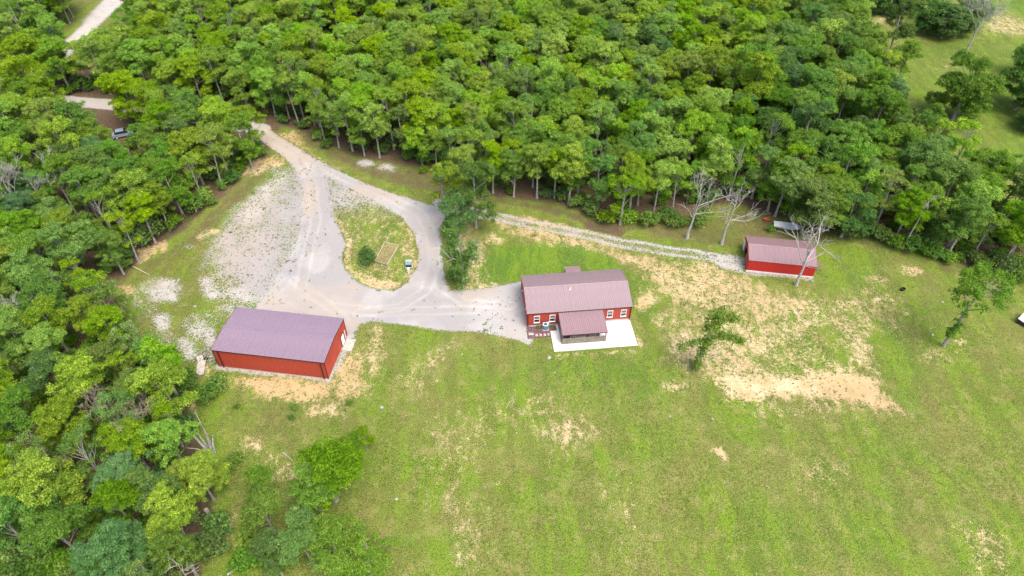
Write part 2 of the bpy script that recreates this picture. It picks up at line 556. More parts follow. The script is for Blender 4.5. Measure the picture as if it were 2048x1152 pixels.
    paint('soil', [(1900, 1040), (2010, 1060), (2040, 1150), (1950, 1150)], .46, 2)
    # round the garage
    paint('soil', [(440, 752), (520, 748), (640, 765), (700, 700), (720, 700), (735, 790), (690, 800), (560, 796), (440, 772), (395, 740), (400, 715)], .60, 1.0)
    paint('soil', [(500, 760), (560, 752), (650, 766), (660, 785), (600, 796), (520, 785)], .76, .9)
    paint('soil', [(670, 740), (695, 700), (720, 710), (722, 770), (690, 790)], .62, .9)
    paint('orange', [(1180, 488), (1490, 548), (1640, 600), (1500, 650), (1330, 600)], .5, 2)
    paint('orange', [(430, 740), (660, 750), (720, 700), (740, 800), (560, 810), (430, 780)], .85, 1.0)
    paint('soil', [(590, 812), (680, 806), (690, 836), (610, 836)], .54, 1.0)
    paint('soil', [(480, 868), (545, 868), (545, 905), (490, 900)], .54, 1.0)
    paint('soil', [(380, 780), (400, 800), (395, 830), (378, 810)], .7, .4)
    paint('soil', [(735, 640), (760, 650), (770, 720), (735, 790), (725, 720)], .5, .8)
    blob('soil', 560, 935, 45, 25, .46, 1.2)
    blob('soil', 610, 925, 20, 25, .5, 1.2)
    paint('soil', [(470, 1000), (500, 985), (480, 1060), (430, 1130), (420, 1100)], .5, 1.0)
    # drive verge
    paint('soil', [(545, 262), (600, 262), (620, 300), (690, 344), (680, 350), (600, 306), (560, 285)], .62, .8)
    paint('orange', [(500, 250), (640, 255), (640, 320), (480, 330)], .9, 1.0)
    paint('soil', [(480, 322), (560, 310), (572, 325), (520, 352), (470, 352)], .66, .8)
    paint('soil', [(270, 500), (330, 480), (340, 500), (280, 528)], .66, .6)
    paint('orange', [(230, 470), (340, 470), (340, 560), (230, 600)], .8, 1.0)
    paint('soil', [(235, 570), (300, 560), (260, 610)], .55, .8)
    paint('soil', [(390, 470), (425, 455), (440, 462), (400, 482)], .6, .5)
    paint('soil', [(985, 432), (1050, 450), (1180, 478), (1250, 500), (1180, 502), (1090, 492), (1000, 462)], .55, .8)
    paint('soil', [(1040, 428), (1110, 446), (1180, 460), (1170, 468), (1090, 454), (1040, 440)], .7, .5)
    paint('orange', [(1020, 420), (1200, 455), (1260, 510), (1000, 470)], .7, 1.0)
    paint('litter', [(1160, 440), (1250, 458), (1250, 482), (1180, 474)], .7, .8)
    paint('soil', [(895, 440), (930, 430), (960, 470), (980, 560), (930, 590), (905, 560)], .42, 1.0)
    paint('soil', [(930, 572), (1000, 566), (1005, 584), (930, 588)], .8, .6)
    blob('soil', 985, 480, 20, 12, .6, .5)
    paint('soil', [(1270, 650), (1290, 690), (1260, 706), (1110, 712), (1112, 704), (1262, 698)], .6, .4)
    # far field bare bank
    paint('soil', [(1960, 30), (2010, 20), (2100, 50), (2100, 80), (2000, 70), (1960, 80)], .46, 3)
    paint('soil', [(1730, 30), (1800, 25), (1800, 50), (1740, 50)], .5, 2)
    blob('soil', 1900, 130, 40, 14, .35, 3)
    blob('soil', 1795, 160, 10, 40, .45, 2)
    blob('soil', 272, 90, 30, 24, .8, 1.5)
    paint('lush', [(210, -20), (330, -20), (330, 120), (180, 120)], .25, 2)
    paint('litter', [(120, -30), (330, -30), (300, 70), (240, 110), (100, 160), (30, 170), (90, 100)], .15, 2)

    # ---- gravel
    ss = sstep(.9, -.7, sdf(Gpoly(DRIVE), dx, dy))
    L['gravel'] = np.maximum(L['gravel'], ss)
    L['soil'] *= 1 - ss
    L['litter'] *= 1 - ss
    # weedy, pinkish gravel flat west of the drive
    P = Gpoly([(640, 320), (650, 400), (650, 480), (600, 560), (560, 625), (455, 622), (432, 572), (415, 530), (420, 490), (450, 440), (500, 385), (560, 335)])
    w = sstep(4.5, -4.0, sdf(P, wx + 2.5 * (patch - .5), wy + 2.5 * (patch - .5)))
    L['gravel'] = np.maximum(L['gravel'], w * .74 * (.55 + .7 * patch))
    L['white'] = L['white'] * (1 - w) + .16 * w
    L['litter'] = np.maximum(L['litter'], sstep(9, 0, sdf(P, wx, wy)) * .34 * (1 - w))
    L['orange'] = L['orange'] * (1 - w) + (.30 + .55 * patch) * np.clip(sdf(Gpoly(DRIVE), dx, dy) / 9, .15, 1) * w
    L['soil'] = np.maximum(L['soil'], w * .35)
    for (px, py, rx, ry, v) in ((318, 578, 46, 28, .72), (345, 590, 24, 14, .85), (422, 572, 26, 26, .66), (428, 588, 16, 10, .86), (318, 645, 22, 22, .82), (300, 625, 24, 26, .55),
                                (272, 600, 16, 22, .55), (395, 655, 34, 30, .60), (370, 700, 26, 26, .66), (420, 640, 30, 22, .56), (330, 680, 26, 20, .56),
                                (377, 498, 10, 5, .8), (555, 350, 16, 20, .62), (535, 380, 14, 16, .72), (500, 420, 16, 20, .6), (480, 600, 30, 26, .6), (470, 620, 40, 20, .7), (420, 690, 14, 40, .75),
                                (735, 327, 18, 7, .8), (775, 332, 18, 6, .75), (790, 336, 10, 6, .8), (1020, 460, 20, 8, .3)):
        P = Gpoly([(px + rx * math.cos(t), py + ry * math.sin(t)) for t in np.linspace(0, 2 * math.pi, 11)[:-1]])
        w = sstep(2.0, -1.6, sdf(P, wx, wy)) * (1 - ss)
        L['gravel'] = np.maximum(L['gravel'], w * v * (.42 + .78 * patch))
        L['white'] = L['white'] * (1 - w) + .85 * w
    # garage apron
    P = Gpoly([(425, 735), (440, 720), (660, 745), (700, 665), (712, 672), (690, 712), (662, 768), (640, 762), (440, 742)])
    w = sstep(.7, -.5, sdf(P, dx, dy))
    L['gravel'] = np.maximum(L['gravel'], w * .66)
    L['white'] = np.maximum(L['white'], w * .55)
    # island inside the turning loop
    s = sdf(Gpoly(ISLAND), dx, dy)
    w = sstep(.7, -.7, s)
    pyy = np.clip((Y - G(0, 470)[1]) / (G(0, 360)[1] - G(0, 470)[1]), 0, 1)
    L['gravel'] = L['gravel'] * (1 - w) + w * np.clip(pyy * 1.7, 0, 1) * .62 * (.6 + .7 * patch)
    ring = w * sstep(-3.4, -.3, s)
    ring = ring * np.clip(1.1 - pyy * 1.2, 0, 1)
    L['soil'] = np.maximum(L['soil'], ring * .58 * (.5 + .8 * patch))
    L['soil'] = np.maximum(L['soil'], w * .30)
    L['orange'] = L['orange'] * (1 - ring) + .55 * ring
    for (px, py, rx, ry, v) in ((815, 500, 16, 16, .55), (760, 566, 40, 9, .75), (715, 555, 18, 12, .6), (830, 555, 16, 10, .8), (740, 555, 20, 8, .55)):
        P = Gpoly([(px + rx * math.cos(t), py + ry * math.sin(t)) for t in np.linspace(0, 2 * math.pi, 11)[:-1]])
        w2 = sstep(.8, -.6, sdf(P, wx, wy)) * w
        L['soil'] = np.maximum(L['soil'], w2 * v)
    # white stone beside the house and at the south edge of the drive
    P = Gpoly([(950, 600), (1045, 575), (1062, 688), (1020, 676), (960, 660)])
    w = sstep(3.0, -1.0, sdf(P, wx, wy))
    L['white'] = L['white'] * (1 - w) + .62 * w
    L['gravel'] *= 1 - .22 * w * (fbm(X * .5, Y * .5, 77, 3))
    # shed track
    T = [tuple(G(*p)[:2]) for p in TRACK]
    d = line_dist(T, dx, dy)
    w = sstep(2.3, 1.1, d)
    mid = sstep(.9, .2, d) * fbm(X * .25, Y * .25, 41, 2)
    v = w * (.74 - .42 * mid - .22 * fbm(X * .35, Y * .35, 43, 3))
    L['gravel'] = np.maximum(L['gravel'], v)
    L['white'] = L['white'] * (1 - w) + .66 * w
    L['litter'] *= 1 - w * .8
    P = Gpoly([(1400, 505), (1490, 515), (1490, 545), (1470, 545), (1420, 530)])
    w = sstep(1.0, -1.0, sdf(P, wx, wy))
    L['gravel'] = np.maximum(L['gravel'], w * .7)
    L['white'] = np.maximum(L['white'], w * .75)
    # shed foundation rubble
    P = Gpoly([(1490, 538), (1630, 552), (1632, 566), (1600, 562), (1490, 548)])
    w = sstep(.6, -.4, sdf(P, wx, wy))
    L['gravel'] = np.maximum(L['gravel'], w * .6)
    # far roads under the trees
    for pts, half, wh in ((FARROAD, 3.2, .95), (LANE, 2.4, .45)):
        T = [tuple(G(*p)[:2]) for p in pts]
        w = sstep(half + .8, half - .8, line_dist(T, dx, dy))
        L['gravel'] = np.maximum(L['gravel'], w)
        L['white'] = L['white'] * (1 - w) + wh * w
        L['litter'] *= 1 - w
    # wheel tracks and worn, stained places on the drive
    for pts, off in (([(520, 262), (600, 312), (690, 356), (780, 396), (840, 425), (862, 470), (866, 530), (850, 580), (800, 615), (720, 625)], .9),
                     ([(600, 315), (628, 380), (630, 450), (612, 520), (600, 580), (660, 612), (760, 625), (880, 622), (1000, 618)], .9),
                     ([(870, 500), (880, 570), (930, 605), (1020, 612)], .9), ([(590, 560), (640, 600), (690, 640)], .8)):
        T = [tuple(G(*p)[:2]) for p in pts]
        d = line_dist(T, X + .8 * (fbm(X * .15, Y * .15, 91, 2) - .5), Y + .8 * (fbm(X * .15, Y * .15, 95, 2) - .5))
        w = np.exp(-((d - off) / .28) ** 2) * ss * (.35 + .9 * fbm(X * .2, Y * .2, 97, 2))
        L['white'] = np.clip(L['white'] + .38 * w, 0, 1)
        w = np.exp(-(d / .35) ** 2) * ss * fbm(X * .3, Y * .3, 98, 2)
        L['orange'] = np.clip(L['orange'] + .55 * w, 0, 1)
        L['gravel'] -= .30 * w * (fbm(X * .6, Y * .6, 99, 2) > .55)
    big = fbm(X * .11, Y * .11, 111, 3)
    L['orange'] = np.clip(L['orange'] + ss * (sstep(.5, .75, big) * .55 - .22), 0, 1)
    L['white'] = np.clip(L['white'] + ss * (sstep(.5, .72, fbm(X * .17, Y * .17, 113, 3)) * .35 - .08), 0, 1)
    for (px, py, rx, ry) in ((620, 400, 16, 40), (720, 385, 30, 10), (690, 648, 26, 14), (545, 600, 20, 16), (700, 575, 16, 10), (950, 585, 40, 8)):
        P = Gpoly([(px + rx * math.cos(t), py + ry * math.sin(t)) for t in np.linspace(0, 2 * math.pi, 11)[:-1]])
        w = sstep(1.8, -1.2, sdf(P, wx, wy)) * ss
        L['orange'] = np.maximum(L['orange'], w * .85)
    L['drive_only'] = ss
    return L


def axis(lo, hi, step, olo, ohi, grow=1.06, cap=40):
    a = list(np.arange(lo, hi + 1e-6, step))
    s = step
    while a[-1] < ohi:
        s = min(cap, s * grow)
        a.append(a[-1] + s)
    s = step
    b = []
    x = lo
    while x > olo:
        s = min(cap, s * grow)
        x -= s
        b.append(x)
    return np.array(b[::-1] + a)


gx = axis(-62, 78, .30, -2500, 2500, 1.035)
gy = axis(38, 150, .30, -1500, 3500, 1.03)
NX, NY = len(gx), len(gy)
GX, GY = np.meshgrid(gx, gy)
LAY = ground_layers(GX.ravel(), GY.ravel())
fx, fy = GX.ravel(), GY.ravel()
gz = 0.10 * (fbm(fx * .12, fy * .12, 21, 3) - .5) + 0.05 * (fbm(fx * .8, fy * .8, 23, 2) - .5) * (1 - LAY['drive_only'])
gz -= 0.04 * LAY['drive_only']
co = np.stack([fx, fy, gz - 0.03], -1)


def ground_material():
    t = NT('ground_surface')
    pos = t.node("ShaderNodeNewGeometry").outputs["Position"]
    a1 = t.node("ShaderNodeAttribute", attribute_name="lay1")
    a2 = t.node("ShaderNodeAttribute", attribute_name="lay2")
    s1 = t.node("ShaderNodeSeparateColor"); t.l.new(a1.outputs["Color"], s1.inputs[0])
    s2 = t.node("ShaderNodeSeparateColor"); t.l.new(a2.outputs["Color"], s2.inputs[0])
    gravel, soil, litter = s1.outputs
    white, lush, orange = s2.outputs
    n_big = t.noise(pos, .09, 3.0, .55)
    n_mid = t.noise(pos, .42, 4.0, .6)
    n_det = t.noise(pos, 1.9, 5.0, .68)
    n_fine = t.noise(pos, 6.5, 3.0, .7)
    n_vf = t.noise(pos, 17.0, 2.0, .6)
    wv = t.node("ShaderNodeTexNoise"); wv.inputs["Scale"].default_value = .12; wv.inputs["Detail"].default_value = 3.0; t.l.new(pos, wv.inputs["Vector"])
    vm = t.node("ShaderNodeVectorMath", operation='MULTIPLY_ADD'); t.l.new(wv.outputs["Color"], vm.inputs[0]); vm.inputs[1].default_value = (5, 5, 0); t.l.new(pos, vm.inputs[2])
    wpos = vm.outputs[0]
    streak = t.noise(t.mapping(wpos, (.8, .11, 1), (0, 0, .03)), .42, 5.0, .68)
    streak2 = t.noise(t.mapping(wpos, (.75, .12, 1), (0, 0, -.62)), .45, 5.0, .68)
    sepp = t.node("ShaderNodeSeparateXYZ"); t.l.new(pos, sepp.inputs[0])
    side = t.ramp(sepp.outputs[0], 14, 30)
    stk = t.node("ShaderNodeMix", data_type='FLOAT')
    t.put(stk.inputs[0], side); t.put(stk.inputs[2], streak); t.put(stk.inputs[3], streak2)
    streak = stk.outputs[0]
    # grass
    g1 = t.mix(lush, (0.175, 0.190, 0.030), (0.085, 0.205, 0.014))
    g1 = t.mix(t.ramp(streak, .46, .57, 0, .85), g1, (0.185, 0.305, 0.012))
    g1 = t.mix(t.math('MULTIPLY', t.ramp(n_big, .36, .68), t.ramp(lush, .35, .95, .75, 0)), g1, (0.235, 0.215, 0.075))
    n_m2 = t.noise(pos, .75, 4.0, .65)
    n_m3 = t.noise(t.mapping(pos, (1, 1, 1), (.3, .2, .9)), .24, 4.0, .65)
    g1 = t.mix(t.math('MULTIPLY', t.ramp(n_mid, .50, .66), t.ramp(lush, .4, 1, .62, .1)), g1, (0.35, 0.30, 0.125))
    g1 = t.mix(t.ramp(n_m2, .54, .70, 0, .65), g1, (0.085, 0.135, 0.012))
    g1 = t.mix(t.math('MULTIPLY', t.ramp(n_m3, .52, .66), t.ramp(lush, .3, .9, .55, .12)), g1, (0.205, 0.165, 0.065))
    g1 = t.mix(t.ramp(n_m3, .48, .34, 0, .50), g1, (0.135, 0.260, 0.014))
    g1 = t.mix(t.ramp(t.math('SUBTRACT', 1.0, streak), .52, .76, 0, .35), g1, (0.120, 0.125, 0.030))
    g1 = t.mix(t.ramp(n_det, .50, .64, 0, .62), g1, (0.070, 0.110, 0.012))
    g1 = t.mix(t.ramp(n_fine, .50, .66, 0, .66), g1, (0.40, 0.35, 0.17))
    g1 = t.mix(t.ramp(n_fine, .50, .36, 0, .80), g1, (0.055, 0.085, 0.011))
    spk = t.node('ShaderNodeTexVoronoi'); spk.inputs['Scale'].default_value = 1.7; t.l.new(pos, spk.inputs['Vector'])
    g1 = t.mix(t.math('MULTIPLY', t.ramp(spk.outputs['Distance'], .12, .05), t.ramp(n_mid, .45, .62, .0, .8)), g1, (0.72, 0.68, 0.52))
    # bare soil and straw
    sc = t.mix(t.ramp(n_mid, .3, .7), (0.54, 0.405, 0.20), (0.74, 0.60, 0.37))
    sc = t.mix(t.math('MULTIPLY', orange, t.ramp(n_mid, .35, .75, .35, 1)), sc, (0.51, 0.325, 0.135))
    sc = t.mix(t.ramp(n_fine, .55, .75, 0, .55), sc, (0.74, 0.62, 0.38))
    sc = t.mix(t.ramp(n_fine, .48, .30, 0, .6), sc, (0.26, 0.185, 0.10))
    sc = t.mix(t.ramp(n_det, .46, .30, 0, .5), sc, (0.36, 0.265, 0.135))
    sc = t.mix(t.ramp(n_big, .50, .64, 0, .35), sc, (0.42, 0.30, 0.15))
    # litter
    lc = t.mix(t.ramp(n_det, .3, .7), (0.105, 0.062, 0.042), (0.185, 0.125, 0.085))
    lc = t.mix(t.ramp(n_fine, .55, .75, 0, .5), lc, (0.27, 0.20, 0.14))
    lc = t.mix(t.ramp(n_mid, .48, .68, 0, .75), lc, (0.085, 0.115, 0.025))
    # gravel
    gc = t.mix(white, (0.335, 0.320, 0.315), (0.585, 0.565, 0.530))
    gc = t.mix(t.ramp(n_mid, .46, .70, 0, .55), gc, (0.41, 0.36, 0.31))
    gc = t.mix(t.ramp(n_det, .54, .74, 0, .40), gc, (0.55, 0.52, 0.49))
    gc = t.mix(t.ramp(n_det, .46, .28, 0, .40), gc, (0.30, 0.275, 0.26))
    gc = t.mix(t.ramp(n_big, .52, .70, 0, .30), gc, (0.40, 0.39, 0.395))
    gc = t.mix(t.math('MULTIPLY', orange, .75, True), gc, (0.50, 0.405, 0.32))
    gc = t.mix(t.ramp(n_vf, .55, .75, 0, .45), gc, (0.60, 0.575, 0.545))
    gc = t.mix(t.ramp(n_vf, .45, .27, 0, .55), gc, (0.20, 0.175, 0.165))

    def cover(c, nz, k, w):
        a = t.math('ADD', c, t.math('MULTIPLY', t.math('SUBTRACT', nz, .5), k))
        return t.ramp(a, .5 - w, .5 + w)

    n_pt = t.noise(t.mapping(pos, (1, .6, 1), (0, 0, .5)), .8, 4.0, .65)
    nzs = t.math('ADD', t.math('MULTIPLY', n_pt, .36), t.math('ADD', t.math('MULTIPLY', n_det, .34), t.math('MULTIPLY', n_fine, .30)))
    nz2 = t.math('ADD', t.math('MULTIPLY', t.noise(pos, 2.6, 4.0, .7), .5), t.math('MULTIPLY', n_fine, .5))
    g1 = t.mix(1.0, g1, (0.92, 0.97, 0.80), 'MULTIPLY')
    c = t.mix(cover(litter, nzs, 1.6, .2), g1, lc)
    c = t.mix(cover(soil, nzs, 3.5, .24), c, sc)
    c = t.mix(cover(gravel, nz2, 2.5, .12), c, gc)
    c = t.mix(1.0, c, (.71, .705, .70), 'MULTIPLY')
    h = t.math('ADD', t.math('MULTIPLY', n_fine, .7), t.math('MULTIPLY', n_vf, .5))
    return t.out(t.principled(c, .95, .12, t.bump(h, .55, .10)))


MAT_GROUND = ground_material()
idx = np.arange(NX * NY).reshape(NY, NX)
quads = np.stack([idx[:-1, :-1], idx[:-1, 1:], idx[1:, 1:], idx[1:, :-1]], -1).reshape(-1, 4)
fgrav = LAY['drive_only'][quads].mean(1)
isl = sdf(Gpoly(ISLAND), fx[quads].mean(1), fy[quads].mean(1))
flit = sdf(FOREST_W, fx[quads].mean(1), fy[quads].mean(1))
sel_drive = (fgrav > .5) & (isl > 0)
sel_isl = isl <= 0
sel_for = (~sel_drive) & (~sel_isl) & (flit < 0)
sel_lawn = ~(sel_drive | sel_isl | sel_for)
lay1 = np.stack([LAY['gravel'], LAY['soil'], LAY['litter'], np.ones_like(fx)], -1).astype(np.float32)
lay2 = np.stack([LAY['white'], LAY['lush'], LAY['orange'], np.ones_like(fx)], -1).astype(np.float32)


def grid_object(name, sel, label):
    q = quads[sel]
    used = np.unique(q)
    remap = np.full(NX * NY, -1)
    remap[used] = np.arange(len(used))
    me = bpy.data.meshes.new(name)
    nq = len(q)
    me.vertices.add(len(used))
    me.vertices.foreach_set("co", co[used].ravel())
    me.loops.add(nq * 4)
    me.loops.foreach_set("vertex_index", remap[q].ravel().astype(np.int32))
    me.polygons.add(nq)
    me.polygons.foreach_set("loop_start", np.arange(0, nq * 4, 4, dtype=np.int32))
    me.polygons.foreach_set("loop_total", np.full(nq, 4, dtype=np.int32))
    me.polygons.foreach_set("use_smooth", np.ones(nq, dtype=bool))
    for nm, arr in (("lay1", lay1), ("lay2", lay2)):
        at = me.attributes.new(nm, 'FLOAT_COLOR', 'POINT')
        at.data.foreach_set("color", arr[used].ravel())
    me.update()
    me.validate()
    o = link_mesh(name, me, None, MAT_GROUND)
    return tag(o, label, kind="structure")


grid_object("ground", sel_lawn, "mown lawn and pasture with straw-coloured bare patches")
grid_object("gravel_driveway", sel_drive, "grey gravel drive with turning loop before the red house")
grid_object("drive_island", sel_isl, "grassy island inside the gravel turning loop")
grid_object("forest_floor", sel_for, "brown leaf-littered floor of the wood")
rng = np.random.default_rng(7)
random.seed(11)

# ------------------------------------------------------------------ buildings
def rib_profile(w, pitch=0.31, h=0.034):
    """cross-section of ribbed sheet metal across a panel of width w"""
    n = max(1, round(w / pitch))
    p = w / n
    pts = [(0.0, 0.0)]
    for i in range(n):
        c = p * (i + .5)
        pts += [(c - .075, 0.0), (c - .035, h), (c + .035, h), (c + .075, 0.0)]
    pts.append((w, 0.0))
    return pts


def rib_mesh(name, w, length, mat, pitch=0.31, h=0.034):
    """x across, y along the sheet, z outward"""
    pr = rib_profile(w, pitch, h)
    m = MB()
    for (x, z) in pr:
        m.v += [(x, 0, z), (x, length, z)]
    for i in range(len(pr) - 1):
        m.f.append((2 * i, 2 * i + 2, 2 * i + 3, 2 * i + 1))
    return m.mesh(name, mat)


def frame_matrix(o, x, y, z):
    x, y, z = Vector(x).normalized(), Vector(y).normalized(), Vector(z).normalized()
    return Matrix(((x.x, y.x, z.x, o[0]), (x.y, y.y, z.y, o[1]), (x.z, y.z, z.z, o[2]), (0, 0, 0, 1)))


def lay_panels(name, parent, origin, xdir, ydir, total, length, mat, width=0.93, pitch=0.31, h=0.034, jitter=0.0):
    n = max(1, round(total / width))
    w = total / n
    me = rib_mesh(name, w - .006, length, mat, pitch, h)
    xd, yd = Vector(xdir).normalized(), Vector(ydir).normalized()
    zd = xd.cross(yd)
    for i in range(n):
        o = bpy.data.objects.new(name, me)
        COL.objects.link(o)
        o.parent = parent
        p = Vector(origin) + xd * (w * i + .003) + zd * (0.003 * ((i * 7) % 3))
        o.matrix_local = frame_matrix(p, xd, yd, zd)


def gable_panels(name, parent, u, sign, v0, v1, bottom, top, mat, width=0.93, h=0.035, skip=()):
    """cladding of an end wall at x=u facing sign*x; bottom/top are functions of v"""
    n = max(1, round((v1 - v0) / width))
    w = (v1 - v0) / n
    for i in range(n):
        a = v0 + w * i
        pr = rib_profile(w - .006, 0.31, h)
        m = MB()
        for (s, z) in pr:
            y = a + .003 + s
            m.v += [(u + sign * z, y, bottom(y)), (u + sign * z, y, top(y))]
        for k in range(len(pr) - 1):
            q = (2 * k, 2 * k + 2, 2 * k + 3, 2 * k + 1)
            m.f.append(q if sign > 0 else q[::-1])
        m.build(name, mat, parent)


def window_unit(parent, u, v, zc, w=0.95, h=1.5, face='front'):
    """double-hung window standing proud of the cladding; face: front (-y)"""
    m = MB()
    t = .07
    d0, d1 = v - .085, v
    m.box(u - w / 2, u - w / 2 + t, d0, d1, zc - h / 2, zc + h / 2)
    m.box(u + w / 2 - t, u + w / 2, d0, d1, zc - h / 2, zc + h / 2)
    m.box(u - w / 2 + t, u + w / 2 - t, d0, d1, zc + h / 2 - t, zc + h / 2)
    m.box(u - w / 2 + t, u + w / 2 - t, d0, d1, zc - h / 2, zc - h / 2 + t)
    win = m.build('window', M['white'], parent)
    MB().box(u - w / 2 + t, u + w / 2 - t, d0 + .012, d1, zc - .035, zc + .035).build('meeting_rail', M['white'], win)
    MB().box(u - w / 2 + t, u + w / 2 - t, d0 + .045, d1, zc + .035, zc + h / 2 - t).build('pane', M['glass2'], win)
    MB().box(u - w / 2 + t, u + w / 2 - t, d0 + .055, d1, zc - h / 2 + t, zc - .035).build('pane', M['glass'], win)
    MB().box(u - w / 2 - .04, u + w / 2 + .04, d0 - .05, d1, zc - h / 2 - .06, zc - h / 2).build('sill', M['white'], win)
    return win


def gable_building(root, L, W, he, hr, zf, mats, ov_u=.12, ov_v=.14):
    """solid core, cladding, roof sheets and trim; origin at the roof's front-left corner in plan"""
    u0, u1, v0, v1 = ov_u, L - ov_u, ov_v, W - ov_v
    sl = (hr - he) / (W / 2)
    roofz = lambda v: he + sl * min(v, W - v)
    t = .10
    core = [(v0, zf), (v1, zf), (v1, roofz(v1) - t), (W / 2, hr - t), (v0, roofz(v0) - t)]
    MB().prism(core, u0, u1, 'x').build('wall', mats['wall'], root)
    if zf > 0:
        MB().box(u0 - .05, u1 + .05, v0 - .06, v1 + .05, -.25, zf - .003).build('foundation', mats['base'], root)
    # cladding
    lay_panels('wall_panel', root, (u0, v0 - .012, zf), (1, 0, 0), (0, 0, 1), u1 - u0, roofz(v0) - t - zf, mats['wall'])
    lay_panels('wall_panel', root, (u1, v1 + .012, zf), (-1, 0, 0), (0, 0, 1), u1 - u0, roofz(v1) - t - zf, mats['wall'])
    # roof deck and sheets
    deck = [(0.0, he - .09), (W / 2, hr - .09), (W, he - .09), (W, he - .02), (W / 2, hr - .02), (0.0, he - .02)]
    MB().prism(deck, .01, L - .01, 'x').build('roof_deck', mats['trim'], root)
    slope = math.hypot(W / 2, hr - he)
    lay_panels('roof_panel', root, (0, -.04, he - .04 * sl - .004), (1, 0, 0), (0, W / 2, hr - he), L, slope + .04, mats['roof'])
    lay_panels('roof_panel', root, (L, W + .04, he - .04 * sl - .004), (-1, 0, 0), (0, -W / 2, hr - he), L, slope + .04, mats['roof'])
    c = .17
    cap = [(W / 2 - c, hr - c * sl + .032), (W / 2, hr + .045), (W / 2 + c, hr - c * sl + .032), (W / 2 + c, hr - c * sl + .045), (W / 2, hr + .06), (W / 2 - c, hr - c * sl + .045)]
    MB().prism(cap, -.03, L + .03, 'x').build('ridge_cap', mats.get('cap', mats['roof']), root)
    # eaves and rake trims
    for vv in (-.045, W + .005):
        MB().box(-.02, L + .02, vv, vv + .04, he - .17, he - .035).build('eave_trim', mats['trim'], root)
    for uu in (-.035, L + .003):
        for (a, b) in ((0, W / 2), (W, W / 2)):
            poly = [(a, he - .13), (b, hr - .13), (b, hr + .035), (a, he + .035)]
            MB().prism(poly, uu, uu + .032, 'x').build('rake_trim', mats['rake'], root)
    # corner trims
    for uu in (u0, u1):
        for vv, s in ((v0, -1), (v1, 1)):
            MB().box(uu - .075, uu + .075, min(vv, vv + s * .055), max(vv, vv + s * .055), zf, roofz(vv) - t).build('corner_trim', mats['corner'], root)
    return roofz, (u0, u1, v0, v1)


# ---------------- the red house with the porch
HOUSE = empty('house', (2.43, 77.18, 0), math.radians(5.69), 'red metal-clad house with mauve ribbed gable roof and covered porch', 'house')
L, W, he, hr = 17.37, 9.22, 3.24, 4.75
hm = dict(wall=M['red'], base=M['slab'], trim=M['trim_dark'], rake=M['roof_house'], roof=M['roof_house'], corner=M['trim_red'])
rz, (u0, u1, v0, v1) = gable_building(HOUSE, L, W, he, hr, .38, hm)
gable_panels('wall_panel', HOUSE, u0 - .012, -1, v0, v1, lambda y: .38, lambda y: rz(y) - .10, M['red'])
gable_panels('wall_panel', HOUSE, u1 + .012, 1, v0, v1, lambda y: .38, lambda y: rz(y) - .10, M['red'])
for wu, wz in ((1.63, 1.78), (4.2, 1.78), (13.75, 1.8), (16.03, 1.8)):
    window_unit(HOUSE, wu, v0 - .035, wz)
MB().box(6.6, 7.55, v0 - .10, v0 - .03, .4, 2.45).build('door', M['white'], HOUSE)
MB().box(8.5, 10.3, v0 - .10, v0 - .03, .6, 2.2).build('porch_window', M['glass'], HOUSE)
vp = MB()
vz = rz(3.75)
vp.tube([(7.55, 3.75, vz - .1), (7.55, 3.75, vz + .42)], [.06, .06], 8)
vp.tube([(7.55, 3.75, vz), (7.55, 3.75, vz + .07)], [.16, .10], 8)
vp.build('vent_pipe', M['white'], HOUSE)
for dz, duu in ((0, u0 + .1), (0, u1 - .1)):
    MB().box(duu - .05, duu + .05, v0 - .17, v0 - .07, .05, he - .2).build('downspout', M['trim_dark'], HOUSE)
MB().box(3.45, 3.72, v0 - .16, v0 - .035, .55, .95).build('meter_box', M['white'], HOUSE)
MB().box(u0 - .14, u0 - .03, 2.2, 2.45, 1.9, 2.2).build('wall_lamp', M['white'], HOUSE)
MB().box(u0 - .14, u0 - .03, 6.6, 6.85, 1.9, 2.2).build('wall_lamp', M['white'], HOUSE)
# porch
PU0, PU1, PV0, PV1, PZ0, PZ1 = 5.13, 12.42, .07, -4.47, 2.98, 2.45
psl = (PZ0 - PZ1) / (PV0 - PV1)
deck = [(PV1, PZ1 - .12), (PV0, PZ0 - .12), (PV0, PZ0 - .02), (PV1, PZ1 - .02)]
pd = MB().prism(deck, PU0 + .02, PU1 - .02, 'x').build('porch_roof', M['trim_dark'], HOUSE)
lay_panels('roof_panel', pd, (PU0, PV1 - .04, PZ1 - .004), (1, 0, 0), (0, PV0 - PV1, PZ0 - PZ1), PU1 - PU0, math.hypot(PV0 - PV1, PZ0 - PZ1) + .04, M['roof_porch'])
for uu in (PU0 - .02, PU1 - .01):
    MB().prism([(PV1, PZ1 - .16), (PV0, PZ0 - .16), (PV0, PZ0 + .03), (PV1, PZ1 + .03)], uu, uu + .03, 'x').build('rake_trim', M['roof_porch'], pd)
MB().box(PU0, PU1, PV1 - .05, PV1 - .01, PZ1 - .17, PZ1 - .03).build('eave_trim', M['trim_dark'], pd)
PFV = -4.22
for i, pu in enumerate((5.28, 6.95, 8.69, 10.47, 12.25)):
    MB().box(pu - .07, pu + .07, PFV - .07, PFV + .07, .12, PZ1 - .12 + .25 * psl).build('porch_post', M['wood_brown'], HOUSE)
for pv in (-.25, -2.2):
    MB().box(5.21, 5.35, pv - .07, pv + .07, .12, PZ1 + .1).build('porch_post', M['wood_brown'], HOUSE)
rail = MB().box(5.2, 12.3, PFV - .09, PFV + .06, 1.30, 1.36).build('railing', M['wood_grey'], HOUSE)
